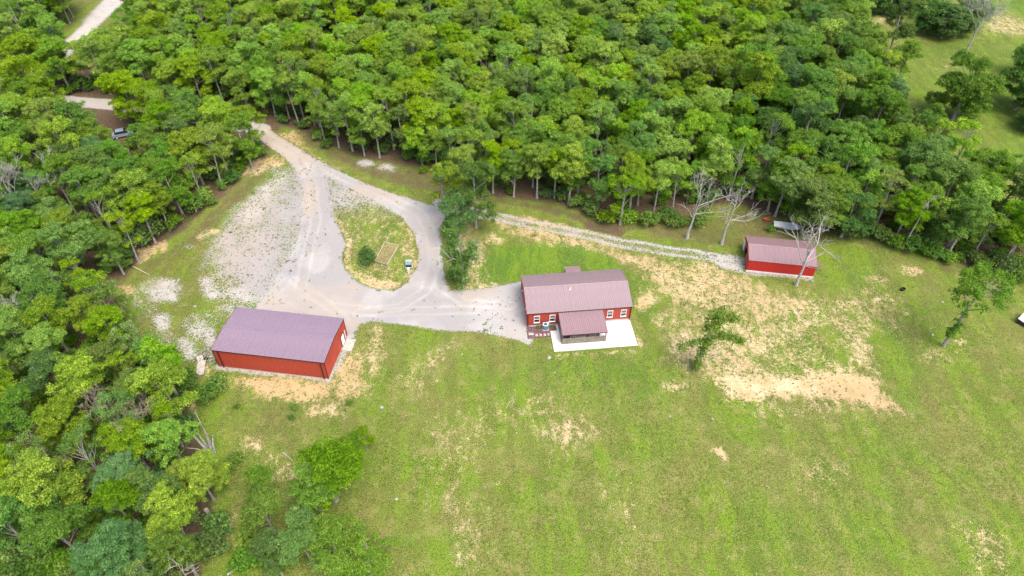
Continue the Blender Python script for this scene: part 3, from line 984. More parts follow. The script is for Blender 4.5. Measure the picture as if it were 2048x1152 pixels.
for k in range(6):
    MB().box(5.2, 12.33, PFV - .11 + .005 * (k % 2), PFV - .075, .16 + k * .19, .16 + k * .19 + .175).build('railing_board', M['wood_grey'], rail)
    MB().box(5.16 + .005 * (k % 2), 5.2, -4.1, -.3, .16 + k * .19, .16 + k * .19 + .175).build('railing_board', M['wood_grey'], rail)
MB().box(5.15, 5.28, -4.1, -.3, 1.30, 1.36).build('railing_cap', M['wood_grey'], rail)
# rear porch
rp = MB().prism([(9.2, 3.02), (11.02, 2.86), (11.02, 2.95), (9.2, 3.11)], 7.83, 10.43, 'x').build('rear_porch_roof', M['trim_dark'], HOUSE)
lay_panels('roof_panel', rp, (10.45, 11.06, 2.952), (-1, 0, 0), (0, -1.86, .163), 2.64, 1.87, M['roof_porch'])
for pu in (7.95, 10.3):
    MB().box(pu - .06, pu + .06, 10.8, 10.92, -.1, 2.85).build('porch_post', M['wood_brown'], HOUSE)
HM = Matrix.Translation((2.43, 77.18, 0)) @ Matrix.Rotation(math.radians(5.69), 4, 'Z')


def hloc(u, v, z=0.0):
    return HM @ Vector((u, v, z))


# patio slab, in four pours
PAT = empty('patio', (2.43, 77.18, 0), math.radians(5.69))
tag(PAT, 'bright pale concrete patio wrapped round the porch', kind='structure')
for (a, b, c, d) in ((3.74, 5.60, -5.66, -1.2), (5.62, 9.40, -5.66, .05), (9.42, 13.2, -5.66, .05), (13.22, 17.25, -5.66, .05), (4.82, 5.60, -1.18, .05)):
    MB().box(a, b, c, d, -.2, .12).build('slab', M['concrete'], PAT)

# planting bed along the front wall
BED = MB()
BED.prism([(-.05, .05), (-.1, -2.42), (3.70, -2.34), (3.70, -1.0), (4.78, -1.0), (4.80, .05)], -.1, .05, 'z')
bed = BED.build('mulch_bed', M['mulch'])
bed.matrix_world = HM
tag(bed, 'purple-brown mulch bed below the two west windows of the house', 'flower bed')
for i, (su, sv, sw) in enumerate(((.55, -1.50, .85), (1.42, -1.85, .38), (2.07, -1.86, .38), (2.75, -1.88, .38), (3.36, -1.88, .30))):
    o = MB().box(-sw / 2, sw / 2, -.24, .24, -.04, .09).build('stepping_stone', M['paver'] if i else M['slab'])
    o.location = hloc(su, sv)
    o.rotation_euler = (0, 0, math.radians(5.69 + (i * 5) % 7 - 3))
    nm = ('widest and westernmost pale', 'second from the drive, pinkish', 'middle pinkish', 'fourth from the drive, pinkish', 'pinkish, nearest the concrete patio,')[i]
    tag(o, nm + ' stepping stone in the mulch bed', 'paver', 'stepping stones in the mulch bed')


def box_obj(name, dims, mat, parent=None, loc=(0, 0, 0)):
    x, y, z = dims
    o = MB().box(-x / 2, x / 2, -y / 2, y / 2, 0, z).build(name, mat, parent)
    o.location = loc
    return o


ac = empty('air_conditioner', hloc(3.02, -.52, .05), math.radians(5.69), 'blue-grey air conditioning condenser standing against the house wall', 'air conditioner')
n = 16
mm = MB()
prof = [(.44 * math.copysign(abs(math.cos(t)) ** .5, math.cos(t)), .44 * math.copysign(abs(math.sin(t)) ** .5, math.sin(t))) for t in np.linspace(0, 2 * math.pi, n + 1)[:-1]]
mm.prism(prof, .06, .98, 'z')
mm.build('cabinet', M['ac'], ac)
mm = MB().prism([(p[0] * 1.04, p[1] * 1.04) for p in prof], .98, 1.05, 'z')
mm.build('top_cover', M['ac_top'], ac)
mm = MB().prism([(.27 * math.cos(t), .27 * math.sin(t)) for t in np.linspace(0, 2 * math.pi, 17)[:-1]], 1.05, 1.065, 'z')
mm.build('fan_grille', M['ac_dark'], ac)
box_obj('pad', (1.05, 1.05, .08), M['slab'], ac, (0, 0, -.02))

hose = MB()
hose.tube([(.32 * math.cos(t), .32 * math.sin(t), .10 + .02 * t / 6) for t in np.linspace(0, 4 * math.pi, 40)], [.035] * 40, 6)
ho = hose.build('garden_hose', M['ac_dark'])
ho.location = hloc(.5, -.28)
tag(ho, 'dark coiled garden hose at the west corner of the house', 'hose')

# porch things
grill = empty('barbecue_grill', hloc(6.0, -3.55, .12), math.radians(5.69), 'black barbecue grill behind the porch railing, west end', 'grill')
MB().prism([(-.28, .85), (.28, .85), (.28, 1.1), (.16, 1.33), (-.16, 1.33), (-.28, 1.1)], -.55, .55, 'x').build('firebox', M['black'], grill)
for sx in (-.45, .45):
    for sy in (-.2, .2):
        MB().box(sx - .03, sx + .03, sy - .03, sy + .03, 0, .86).build('leg', M['black'], grill)
MB().box(-.9, -.56, -.25, .25, .85, .9).build('side_shelf', M['wood_grey'], grill)
for (cu, cv, rr, col, lab) in ((9.9, -3.4, .2, 'wood_pale', 'pale chair on the porch, nearer the middle'), (11.2, -3.3, -.3, 'ac', 'blue-grey chair on the porch beside the east post')):
    ch = empty('porch_chair', hloc(cu, cv, .12), math.radians(5.69) + rr, lab, 'chair', 'chairs on the porch')
    MB().box(-.28, .28, -.28, .28, .40, .46).build('seat', M[col], ch)
    MB().box(-.28, .28, -.30, -.24, .46, 1.15).build('backrest', M[col], ch)
    for sx in (-.25, .25):
        for sy in (-.25, .25):
            MB().box(sx - .025, sx + .025, sy - .025, sy + .025, 0, .40).build('leg', M[col], ch)
        MB().box(sx - .03, sx + .03, -.25, .28, .62, .66).build('armrest', M[col], ch)

# ---------------- garage
GAR = empty('garage', (-45.76, 68.82, 0), math.radians(-8.14), 'large red metal garage with plum-coloured low-pitched roof', 'garage')
L, W, he, hr = 17.93, 9.28, 4.00, 4.42
gm = dict(wall=M['red'], base=M['slab'], trim=M['trim_dark'], rake=M['trim_dark'], roof=M['roof_garage'], corner=M['trim_dark'], cap=M['roof_garage'])
rz2, (u0, u1, v0, v1) = gable_building(GAR, L, W, he, hr, .10, gm)
gable_panels('wall_panel', GAR, u0 - .012, -1, v0, v1, lambda y: .10, lambda y: rz2(y) - .10, M['red'])
gable_panels('wall_panel', GAR, u1 + .012, 1, v0, v1, lambda y: .10, lambda y: rz2(y) - .10, M['red'])
for du in (.95, 17.2):
    MB().box(du - .07, du + .07, v0 - .19, v0 - .06, .02, he - .16).build('downspout', M['trim_dark'], GAR)
dr = MB().box(u1 + .03, u1 + .085, 6.80, 7.92, .12, 2.12).build('door', M['white'], GAR)
MB().box(u1 + .085, u1 + .14, 6.90, 6.98, 1.0, 1.08).build('handle', M['black'], dr)
for (a, b, c, d) in ((6.70, 6.80, .12, 2.22), (7.92, 8.02, .12, 2.22)):
    MB().box(u1 + .03, u1 + .10, a, b, c, d).build('door_frame', M['trim_dark'], GAR)
MB().box(u1 + .03, u1 + .10, 6.80, 7.92, 2.12, 2.22).build('door_frame', M['trim_dark'], GAR)
MB().box(u1 + .03, u1 + .09, 8.40, 8.58, .2, 2.0).build('side_trim', M['white'], GAR)
sp = MB().box(0, 1.5, -1.3, 1.3, -.1, .06).build('door_step', M['slab'])
sp.location = Matrix.Rotation(math.radians(-8.14), 4, 'Z') @ Vector((u1 + .2, 7.3, 0)) + Vector((-45.76, 68.82, 0))
sp.rotation_euler = (0, 0, math.radians(-8.14))
tag(sp, 'pale concrete step outside the white garage door', 'step')

# ---------------- open shed
SHD = empty('shed', (41.92, 91.13, 0), math.radians(-8.85), 'bright red shed with open end doorway behind the leafless tree', 'shed')
L, W, he, hr = 11.74, 6.93, 2.62, 3.55
sl = (hr - he) / (W / 2)
rz3 = lambda v: he + sl * min(v, W - v)
a0, a1, b0, b1 = .12, L - .12, .10, W - .10
T = .12
zf = .22
MB().box(a0, a1, b0, b0 + T, zf, rz3(b0) - .1).build('front_wall', M['red_shed'], SHD)
MB().box(a0, a1, b1 - T, b1, zf, rz3(b1) - .1).build('rear_wall', M['red_shed'], SHD)


def gslice(va, vb, z0):
    pts = [(va, z0), (vb, z0), (vb, rz3(vb) - .1)]
    if va < W / 2 < vb:
        pts.append((W / 2, hr - .1))
    pts.append((va, rz3(va) - .1))
    return pts


DO0, DO1, DOZ = 2.9, 5.0, 2.15
for (va, vb, z0) in ((b0 + T, DO0, .0), (DO0, DO1, DOZ), (DO1, b1 - T, .0)):
    MB().prism(gslice(va, vb, z0), a0, a0 + T, 'x').build('end_wall', M['red_shed'], SHD)
MB().prism(gslice(b0 + T, b1 - T, zf), a1 - T, a1, 'x').build('end_wall', M['red_shed'], SHD)
lay_panels('wall_panel', SHD, (a0, b0 - .012, zf), (1, 0, 0), (0, 0, 1), a1 - a0, rz3(b0) - .1 - zf, M['red_shed'])
lay_panels('wall_panel', SHD, (a1, b1 + .012, zf), (-1, 0, 0), (0, 0, 1), a1 - a0, rz3(b1) - .1 - zf, M['red_shed'])
gable_panels('wall_panel', SHD, a1 + .012, 1, b0, b1, lambda y: zf, lambda y: rz3(y) - .1, M['red_shed'])
gable_panels('wall_panel', SHD, a0 - .012, -1, b0, DO0, lambda y: .0, lambda y: rz3(y) - .1, M['red'])
gable_panels('wall_panel', SHD, a0 - .012, -1, DO0, DO1, lambda y: DOZ, lambda y: rz3(y) - .1, M['red'])
gable_panels('wall_panel', SHD, a0 - .012, -1, DO1, b1, lambda y: .0, lambda y: rz3(y) - .1, M['red'])
MB().box(a0 - .05, a1 + .06, b0 - .10, b0 + T + .05, -.2, zf - .004).build('foundation', M['concrete'], SHD)
MB().box(a0 + T + .05, a1, b0 + T + .06, b1 - T, -.2, .04).build('floor_slab', M['dark_inside'], SHD)
for (v, w) in ((DO0 - .06, .06), (DO1, .06)):
    MB().box(a0 - .06, a0 + T + .01, v, v + w, 0, DOZ + .06).build('door_jamb', M['wood_pale'], SHD)
MB().box(a0 - .10, a0 - .045, 5.55, 6.55, .15, 2.1).build('door', M['white'], SHD)
deck = [(0.0, he - .09), (W / 2, hr - .09), (W, he - .09), (W, he - .02), (W / 2, hr - .02), (0.0, he - .02)]
MB().prism(deck, .01, L - .01, 'x').build('roof_deck', M['trim_red'], SHD)
slope = math.hypot(W / 2, hr - he)
lay_panels('roof_panel', SHD, (0, -.06, he - .06 * sl - .004), (1, 0, 0), (0, W / 2, hr - he), L, slope + .06, M['roof_porch'])
lay_panels('roof_panel', SHD, (L, W + .06, he - .06 * sl - .004), (-1, 0, 0), (0, -W / 2, hr - he), L, slope + .06, M['roof_porch'])
c = .17
cap = [(W / 2 - c, hr - c * sl + .032), (W / 2, hr + .045), (W / 2 + c, hr - c * sl + .032), (W / 2 + c, hr - c * sl + .045), (W / 2, hr + .06), (W / 2 - c, hr - c * sl + .045)]
MB().prism(cap, -.03, L + .03, 'x').build('ridge_cap', M['roof_house'], SHD)
for uu in (-.035, L + .003):
    for (p, q) in ((0, W / 2), (W, W / 2)):
        MB().prism([(p, he - .15), (q, hr - .15), (q, hr + .035), (p, he + .035)], uu, uu + .032, 'x').build('rake_trim', M['trim_red'], SHD)

# ------------------------------------------------------------------ trees
def leaf_quads(centers, normals, sizes, tones, rs):
    """leaf-sized folded quads; returns (verts, quads, tone per vertex)"""
    n = len(centers)
    nrm = normals / (np.linalg.norm(normals, axis=1, keepdims=True) + 1e-9)
    ref = rs.normal(size=(n, 3))
    a = np.cross(nrm, ref)
    a /= (np.linalg.norm(a, axis=1, keepdims=True) + 1e-9)
    b = np.cross(nrm, a)
    s = sizes[:, None]
    asp = rs.uniform(.55, .95, (n, 1))
    fold = nrm * s * rs.uniform(-.25, .1, (n, 1))
    v0 = centers - a * s * .5
    v1 = centers + b * s * .5 * asp + fold
    v2 = centers + a * s * .55
    v3 = centers - b * s * .5 * asp + fold
    V = np.stack([v0, v1, v2, v3], 1).reshape(-1, 3)
    F = np.arange(n * 4).reshape(n, 4)
    T = np.repeat(tones, 4, axis=0)
    return V, F, T


def leaf_mesh(name, V, F, T, mat):
    me = bpy.data.meshes.new(name)
    nq = len(F)
    me.vertices.add(len(V))
    me.vertices.foreach_set("co", V.astype(np.float32).ravel())
    me.loops.add(nq * 4)
    me.loops.foreach_set("vertex_index", F.astype(np.int32).ravel())
    me.polygons.add(nq)
    me.polygons.foreach_set("loop_start", np.arange(0, nq * 4, 4, dtype=np.int32))
    me.polygons.foreach_set("loop_total", np.full(nq, 4, dtype=np.int32))
    at = me.attributes.new("tone", 'FLOAT_COLOR', 'POINT')
    col = np.ones((len(V), 4), np.float32)
    col[:, :2] = T
    at.data.foreach_set("color", col.ravel())
    me.update()
    me.validate()
    me.materials.append(mat)
    return me


def lobes_to_leaves(lobes, per, leaf, rs, flat=.8, upbias=.55):
    """lobes: (x,y,z,r). leaves sit in a shell on each tuft"""
    C, N, S, T = [], [], [], []
    for (x, y, z, r) in lobes:
        k = int(per * (r / .9) ** 2)
        d = rs.normal(size=(k, 3))
        d /= np.linalg.norm(d, axis=1, keepdims=True)
        d[:, 2] = np.where(d[:, 2] < -.35, -d[:, 2], d[:, 2])
        rad = r * (1 - .55 * rs.random(k) ** 1.8)[:, None]
        wob = 1 + .28 * np.sin(d[:, :1] * 5 + x * 3) * np.cos(d[:, 1:2] * 5 + y * 3)
        p = d * rad * wob
        p[:, 2] *= flat
        C.append(p + np.array([x, y, z]))
        nn = d + rs.normal(size=(k, 3)) * .55
        nn[:, 2] += upbias
        N.append(nn)
        S.append(leaf * rs.uniform(.65, 1.35, k))
        tuft = rs.random()
        T.append(np.stack([rs.random(k), np.full(k, tuft)], -1))
    return np.concatenate(C), np.concatenate(N), np.concatenate(S), np.concatenate(T)


def dome_lobes(rs, R, z0, z1, n, lr=(.7, 1.1), shape=1.0, gaps=0.0, lean=(0, 0)):
    out = []
    tries = 0
    zc, hz = (z0 + z1) / 2, (z1 - z0) / 2
    ph = rs.random(6) * 6.28
    while len(out) < n and tries < n * 40:
        tries += 1
        d = rs.normal(size=3)
        d /= np.linalg.norm(d)
        if d[2] < -.55:
            continue
        rad = .35 + .65 * rs.random() ** .45
        az = math.atan2(d[1], d[0])
        bulge = 1 + .20 * math.sin(2 * az + ph[0]) + .14 * math.sin(3 * az + ph[1] + 2 * d[2])
        r = rs.uniform(*lr)
        x = d[0] * rad * (R - r * .6) * bulge
        y = d[1] * rad * (R - r * .6) * bulge
        z = zc + d[2] * rad * (hz - r * .5)
        if shape > 1 and d[2] > 0:      # more pointed top
            x *= 1 - .3 * d[2] * rad
            y *= 1 - .3 * d[2] * rad
        t = (z - z0) / (z1 - z0 + 1e-6)
        x += lean[0] * t
        y += lean[1] * t
        if any((x - o[0]) ** 2 + (y - o[1]) ** 2 + (z - o[2]) ** 2 < (.62 * (r + o[3]) * (1 - .2 * gaps) + .12 * gaps) ** 2 * .55 for o in out):
            continue
        out.append((x, y, z, r))
    return out


def trunk_mb(rs, h_top, r0, lobes, zfork, nlimb=9, bend=.5):
    m = MB()
    b = rs.normal(size=2) * bend
    ax = lambda t: (b[0] * math.sin(t * 2.2) * t, b[1] * math.sin(t * 1.7 + .5) * t)
    n = 7
    pts = []
    for i in range(n):
        t = i / (n - 1)
        x, y = ax(t)
        pts.append((x, y, -.3 + (h_top + .3) * t))
    rad = [r0 * (1.5 if i == 0 else 1 - .85 * (i / (n - 1)) ** 1.2) for i in range(n)]
    m.tube(pts, rad, 7)
    if lobes:
        ch = [lobes[i] for i in rs.permutation(len(lobes))[:nlimb]]
        for (x, y, z, r) in ch:
            zs = min(max(zfork, z - rs.uniform(2.0, 4.0)), h_top * .92)
            t = (zs + .3) / (h_top + .3)
            sx, sy = ax(t)
            mx, my, mz = (sx + x) / 2 + rs.normal() * .25, (sy + y) / 2 + rs.normal() * .25, (zs + z) / 2 - .1
            rr = max(.045, r0 * .32 * (1 - .5 * t))
            m.tube([(sx, sy, zs), (mx, my, mz), (x, y, z)], [rr, rr * .65, .025], 5)
    return m


def cluster_lobes(rs, R, z0, z1, nsub, sr=(1.5, 2.3), lr=(.5, .85), dens=11, shape=1.0, spread=0.0):
    """a crown of several leafy boughs at different heights"""
    subs = [(rs.normal() * .4, rs.normal() * .4, z1 - sr[1] * .75, rs.uniform(*sr))]
    a0 = rs.random() * 6.28
    for i in range(nsub):
        t = rs.random() ** (1.15 if spread else .8)
        z = z0 + 1.0 + (z1 - z0 - 2.6) * t
        env = math.sqrt(max(.05, 1 - (abs(t - .42) / .75) ** 2))
        q = R * (.74 if spread else .62) * env * (rs.uniform(.75, 1.1) if spread else rs.uniform(.55, 1.15)) / (1 + .25 * (shape - 1) * t)
        az = a0 + i * 2.399 + rs.normal() * .4
        subs.append((q * math.cos(az), q * math.sin(az), z, rs.uniform(*sr) * (.85 + .3 * env)))
    out = []
    for (x, y, z, r) in subs:
        k = int(dens * (r / 1.9) ** 2 + .5)
        for l in dome_lobes(rs, r, -r * .62, r * .72, k, lr):
            out.append((x + l[0], y + l[1], z + l[2], l[3]))
    return out


def make_proto(seed, R, z0, z1, n, mat, per=235, leaf=.205, lr=(.5, .85), r0=.25, shape=1.0, dens=12.5, sr=(1.5, 2.35), zfork=None, nlimb=12, flat=.8, spread=0.0):
    rs = np.random.default_rng(seed)
    lob = cluster_lobes(rs, R, z0, z1, n, sr, lr, dens, shape, spread)
    C, N, S, T = lobes_to_leaves(lob, per, leaf, rs, flat)
    V, F, Tn = leaf_quads(C, N, S, T, rs)
    crown = leaf_mesh('crown', V, F, Tn, M[mat])
    tr = trunk_mb(rs, z1 - 1.4, r0, lob, zfork if zfork else z0 - .6, nlimb).mesh('trunk', M['bark'])
    return tr, crown


PROTO = {}
def add_proto(key, tone, *a, **k):
    tr, cr = make_proto(*a, **k)
    PROTO[key] = (tr, cr, tone)


# key: colour words used in labels
add_proto('l1', 'lime green', 1, 4.6, 3.6, 14.8, 9, 'leaf_lime')
add_proto('l2', 'lime green', 2, 3.9, 4.2, 15.4, 8, 'leaf_lime', shape=1.5)
add_proto('l3', 'lime green', 3, 5.0, 4.0, 14.0, 10, 'leaf_lime', sr=(1.6, 2.5))
add_proto('l4', 'lime green', 4, 4.0, 3.8, 13.8, 7, 'leaf_lime', dens=9)
add_proto('l5', 'lime green', 21, 4.8, 4.6, 15.2, 9, 'leaf_lime', sr=(1.3, 2.1))
add_proto('m1', 'mid-green', 5, 4.6, 3.6, 14.4, 9, 'leaf_mid')
add_proto('m2', 'mid-green', 6, 5.1, 3.6, 14.0, 10, 'leaf_mid', sr=(1.6, 2.5))
add_proto('m3', 'mid-green', 7, 3.8, 3.4, 14.6, 7, 'leaf_mid', dens=9, shape=1.4)
add_proto('m4', 'mid-green', 22, 4.7, 4.4, 15.2, 9, 'leaf_mid', sr=(1.3, 2.2))
add_proto('d1', 'dark green', 8, 4.6, 3.0, 13.8, 9, 'leaf_dark')
add_proto('d2', 'dark green', 9, 4.2, 2.6, 13.0, 9, 'leaf_dark', sr=(1.4, 2.4))
add_proto('b1', 'bluish green', 10, 4.4, 2.4, 12.6, 10, 'leaf_blue', leaf=.19, per=260, sr=(1.8, 2.7), dens=10, flat=.9)
add_proto('f1', 'fresh green', 11, 4.4, 2.8, 12.8, 9, 'leaf_bright', leaf=.20, per=240)
add_proto('f2', 'fresh green', 23, 4.0, 3.2, 13.6, 8, 'leaf_bright', leaf=.20, per=240, sr=(1.3, 2.1))
add_proto('s1', 'thin-leaved green', 12, 4.4, 3.8, 14.8, 9, 'leaf_mid', dens=5, nlimb=22, per=200, sr=(1.2, 2.0))
add_proto('s2', 'thin-leaved lime', 13, 3.2, 4.0, 14.8, 7, 'leaf_lime', dens=6.5, nlimb=18, sr=(1.1, 1.8))
add_proto('r1', 'broad-crowned green', 14, 5.6, 1.0, 12.6, 30, 'leaf_mid', sr=(1.5, 2.3), r0=.3, spread=1.0)
add_proto('r2', 'broad-crowned dark', 15, 5.0, .8, 12.8, 28, 'leaf_dark', sr=(1.5, 2.3), r0=.3, spread=1.0)


def cedar(seed):
    rs = np.random.default_rng(seed)
    lob = []
    for i in range(60):
        t = rs.random() ** .8
        z = .6 + 7.4 * t
        rr = (1 - t) * 2.0 + .25
        a = rs.random() * 6.283
        q = rr * (.5 + .5 * rs.random())
        lob.append((q * math.cos(a), q * math.sin(a), z, rs.uniform(.38, .62)))
    C, N, S, T = lobes_to_leaves(lob, 190, .20, rs, 1.1)
    V, F, Tn = leaf_quads(C, N, S, T, rs)
    cr = leaf_mesh('crown', V, F, Tn, M['leaf_cedar'])
    tr = MB().tube([(0, 0, -.2), (0, 0, 4), (0, 0, 7.6)], [.16, .1, .03], 6).mesh('trunk', M['bark'])
    return tr, cr


PROTO['c1'] = (*cedar(31), 'olive')
PROTO['c2'] = (*cedar(32), 'olive')


def bush_mesh(seed, mat, R=1.5, h=2.2, n=16, leaf=.27, per=110):
    rs = np.random.default_rng(seed)
    lob = dome_lobes(rs, R, .1, h, n, (.45, .8))
    C, N, S, T = lobes_to_leaves(lob, per, leaf, rs, .85)
    V, F, Tn = leaf_quads(C, N, S, T, rs)
    cr = leaf_mesh('foliage', V, F, Tn, M[mat])
    m = MB()
    for (x, y, z, r) in lob[:6]:
        m.tube([(0, 0, -.1), (x * .5, y * .5, z * .6), (x, y, z)], [.05, .035, .015], 5)
    return m.mesh('stems', M['bark']), cr


BUSH = [bush_mesh(41, 'leaf_bush'), bush_mesh(42, 'leaf_dark', 1.7, 2.6, 20), bush_mesh(43, 'leaf_bush', 1.1, 1.4, 10), bush_mesh(44, 'leaf_bright', 1.3, 1.8, 14), bush_mesh(45, 'leaf_mid', 1.9, 3.2, 24)]


def place_tree(key, loc, scale, rot, label, group, name='broadleaf_tree', cat='tree'):
    tr, cr, tone = PROTO[key]
    e = empty(name, loc, rot, label, cat, group)
    e.scale = scale if hasattr(scale, '__len__') else (scale, scale, scale)
    link_mesh('trunk', tr, e)
    link_mesh('crown', cr, e)
    return e


def in_poly(P, x, y):
    return bool(sdf(P, np.array([x]), np.array([y]))[0] < 0)


# ---- fill the wood
ROADW = [([tuple(G(*p)[:2]) for p in FARROAD], 5.5), ([tuple(G(*p)[:2]) for p in LANE], 4.0), ([tuple(G(*p)[:2]) for p in [(500, 250), (575, 290), (650, 340)]], 6.0)]
CLEAR = [Gpoly(p) for p in (
    [(120, -30), (300, -30), (285, 60), (300, 110), (240, 130), (170, 120), (110, 150), (40, 180), (20, 160), (100, 95), (150, 40)],
    [(138, 190), (262, 196), (268, 240), (252, 300), (165, 305), (138, 255)],
    [(212, 256), (292, 262), (335, 330), (342, 398), (268, 398), (225, 320)],
    [(130, 50), (215, 30), (228, 150), (165, 175), (135, 130)],
    [(945, 165), (1005, 160), (1015, 235), (960, 240)],
    [(640, 90), (700, 85), (705, 150), (660, 150)],
    [(695, 70), (745, 70), (750, 110), (700, 112)],
    [(1735, 235), (1850, 240), (1880, 330), (1760, 320)],
    [(870, 190), (900, 190), (900, 215), (870, 215)],
)]
xmin, ymin = FOREST_W.min(0)
xmax, ymax = FOREST_W.max(0)
cell = 2.0
pts = []
gridp = {}
rs = np.random.default_rng(2024)
cand = rs.random((60000, 2)) * [xmax - xmin, ymax - ymin] + [xmin, ymin]
sdv = sdf(FOREST_W, cand[:, 0], cand[:, 1])
bad = sdv > -.3
for P, w in ROADW:
    bad |= line_dist(P, cand[:, 0], cand[:, 1]) < w
for P in CLEAR:
    bad |= sdf(P, cand[:, 0], cand[:, 1]) < 0
px_ok = np.array([proj((x, y, 0.0)) for x, y in cand])
pt_ok = np.array([proj((x, y, 14.0)) for x, y in cand])
bad |= (px_ok[:, 0] < -70) | (px_ok[:, 0] > 2130) | (px_ok[:, 1] < -25) | ((pt_ok[:, 1] > 1190)) | (pt_ok[:, 0] < -70) | (pt_ok[:, 0] > 2110)
cand, sdv, px_ok = cand[~bad], sdv[~bad], px_ok[~bad]
for (x, y), s in zip(cand, sdv):
    far = y > 120
    dmin = 4.4 if far else 4.5
    if x > 45 and y < 135: dmin = 5.0
    if s > -5: dmin = 3.4
    k = (int(x // 5), int(y // 5))
    ok = True
    for i in (-1, 0, 1):
        for j in (-1, 0, 1):
            for (qx, qy) in gridp.get((k[0] + i, k[1] + j), ()):
                if (qx - x) ** 2 + (qy - y) ** 2 < dmin * dmin:
                    ok = False
    if ok:
        gridp.setdefault(k, []).append((x, y))
        pts.append((x, y, s))
print('wood trees', len(pts))


def choose(x, y, s, r):
    px, py = proj((x, y, 0))
    if s > -4.5:
        w = [('s2', 3), ('l4', 3), ('l2', 2), ('m3', 3), ('s1', 2), ('l1', 1), ('f2', 1)]
    elif px < 620 and py > 330:
        w = [('l1', 1.5), ('l3', 1.5), ('l5', 1.5), ('m1', 2), ('m2', 2), ('m4', 2), ('d1', 1.2), ('b1', 1.0), ('f1', 1.2), ('f2', 1.2), ('l4', 1), ('s1', 1.0)]
    elif px > 1500:
        w = [('m1', 3), ('m2', 3), ('m4', 2), ('d1', 1.8), ('d2', 1.2), ('m3', 1.5), ('b1', .6), ('l1', 1.0), ('s1', .5)]
    elif px > 1150:
        w = [('l1', 2.5), ('l3', 2.5), ('l5', 2), ('m1', 2), ('m2', 2), ('m4', 1.5), ('l2', 1), ('d1', .5), ('s1', .5)]
    else:
        w = [('l1', 3), ('l2', 2.5), ('l3', 3), ('l5', 3), ('l4', 1), ('m1', 1.2), ('m4', 1), ('s1', .8), ('f2', .6)]
    tot = sum(b for _, b in w)
    r *= tot
    for k, b in w:
        r -= b
        if r <= 0:
            return k
    return w[0][0]


trees = []
for (x, y, s) in pts:
    k = choose(x, y, s, rs.random())
    px, py = proj((x, y, 0))
    sc = rs.uniform(.74, 1.06) if s < -4.5 else rs.uniform(.66, .98)
    if px < 620 and py > 640:
        sc *= .88
    if px > 1480 and s < -3:
        sc *= 1.14
    dist = math.sqrt(x * x + y * y + CAM_H ** 2)
    trees.append(dict(x=x, y=y, s=s, k=k, sc=sc, sz=sc * rs.uniform(.92, 1.06), rot=rs.random() * 6.283, dist=dist, px=px, py=py))
trees.sort(key=lambda t: t['dist'])
NEAR = trees[:262]
FAR = trees[262:]

ORD = ['first', 'second', 'third', 'fourth', 'fifth', 'sixth', 'seventh', 'eighth', 'ninth', 'tenth', 'eleventh', 'twelfth', 'thirteenth', 'fourteenth', 'fifteenth', 'sixteenth',
       'seventeenth', 'eighteenth', 'nineteenth']
TENS = {20: 'twent', 30: 'thirt', 40: 'fort', 50: 'fift', 60: 'sixt'}


def ordinal(n):
    if n < 20: return ORD[n - 1]
    t, u = n // 10 * 10, n % 10
    return TENS[t] + ('ieth' if u == 0 else 'y-' + ORD[u - 1])


bands = {}
for t in NEAR:
    wood = 'wood left of the garage and drive' if t['px'] < 560 else 'wood behind the drive and shed'
    bands.setdefault((wood, int(t['py'] // 48)), []).append(t)
for wood in ('wood left of the garage and drive', 'wood behind the drive and shed'):
    rows = sorted([k for k in bands if k[0] == wood], key=lambda k: -k[1])
    for ri, k in enumerate(rows):
        for i, t in enumerate(sorted(bands[k], key=lambda t: t['px'])):
            t['label'] = f"{PROTO[t['k']][2]} tree, {ordinal(i + 1)} from left in {ordinal(ri + 1)} row of {'left' if 'left' in wood else 'far'} wood"
            t['group'] = 'trees of the ' + wood
for t in NEAR:
    place_tree(t['k'], (t['x'], t['y'], 0), (t['sc'], t['sc'], t['sz']), t['rot'], t['label'], t['group'])


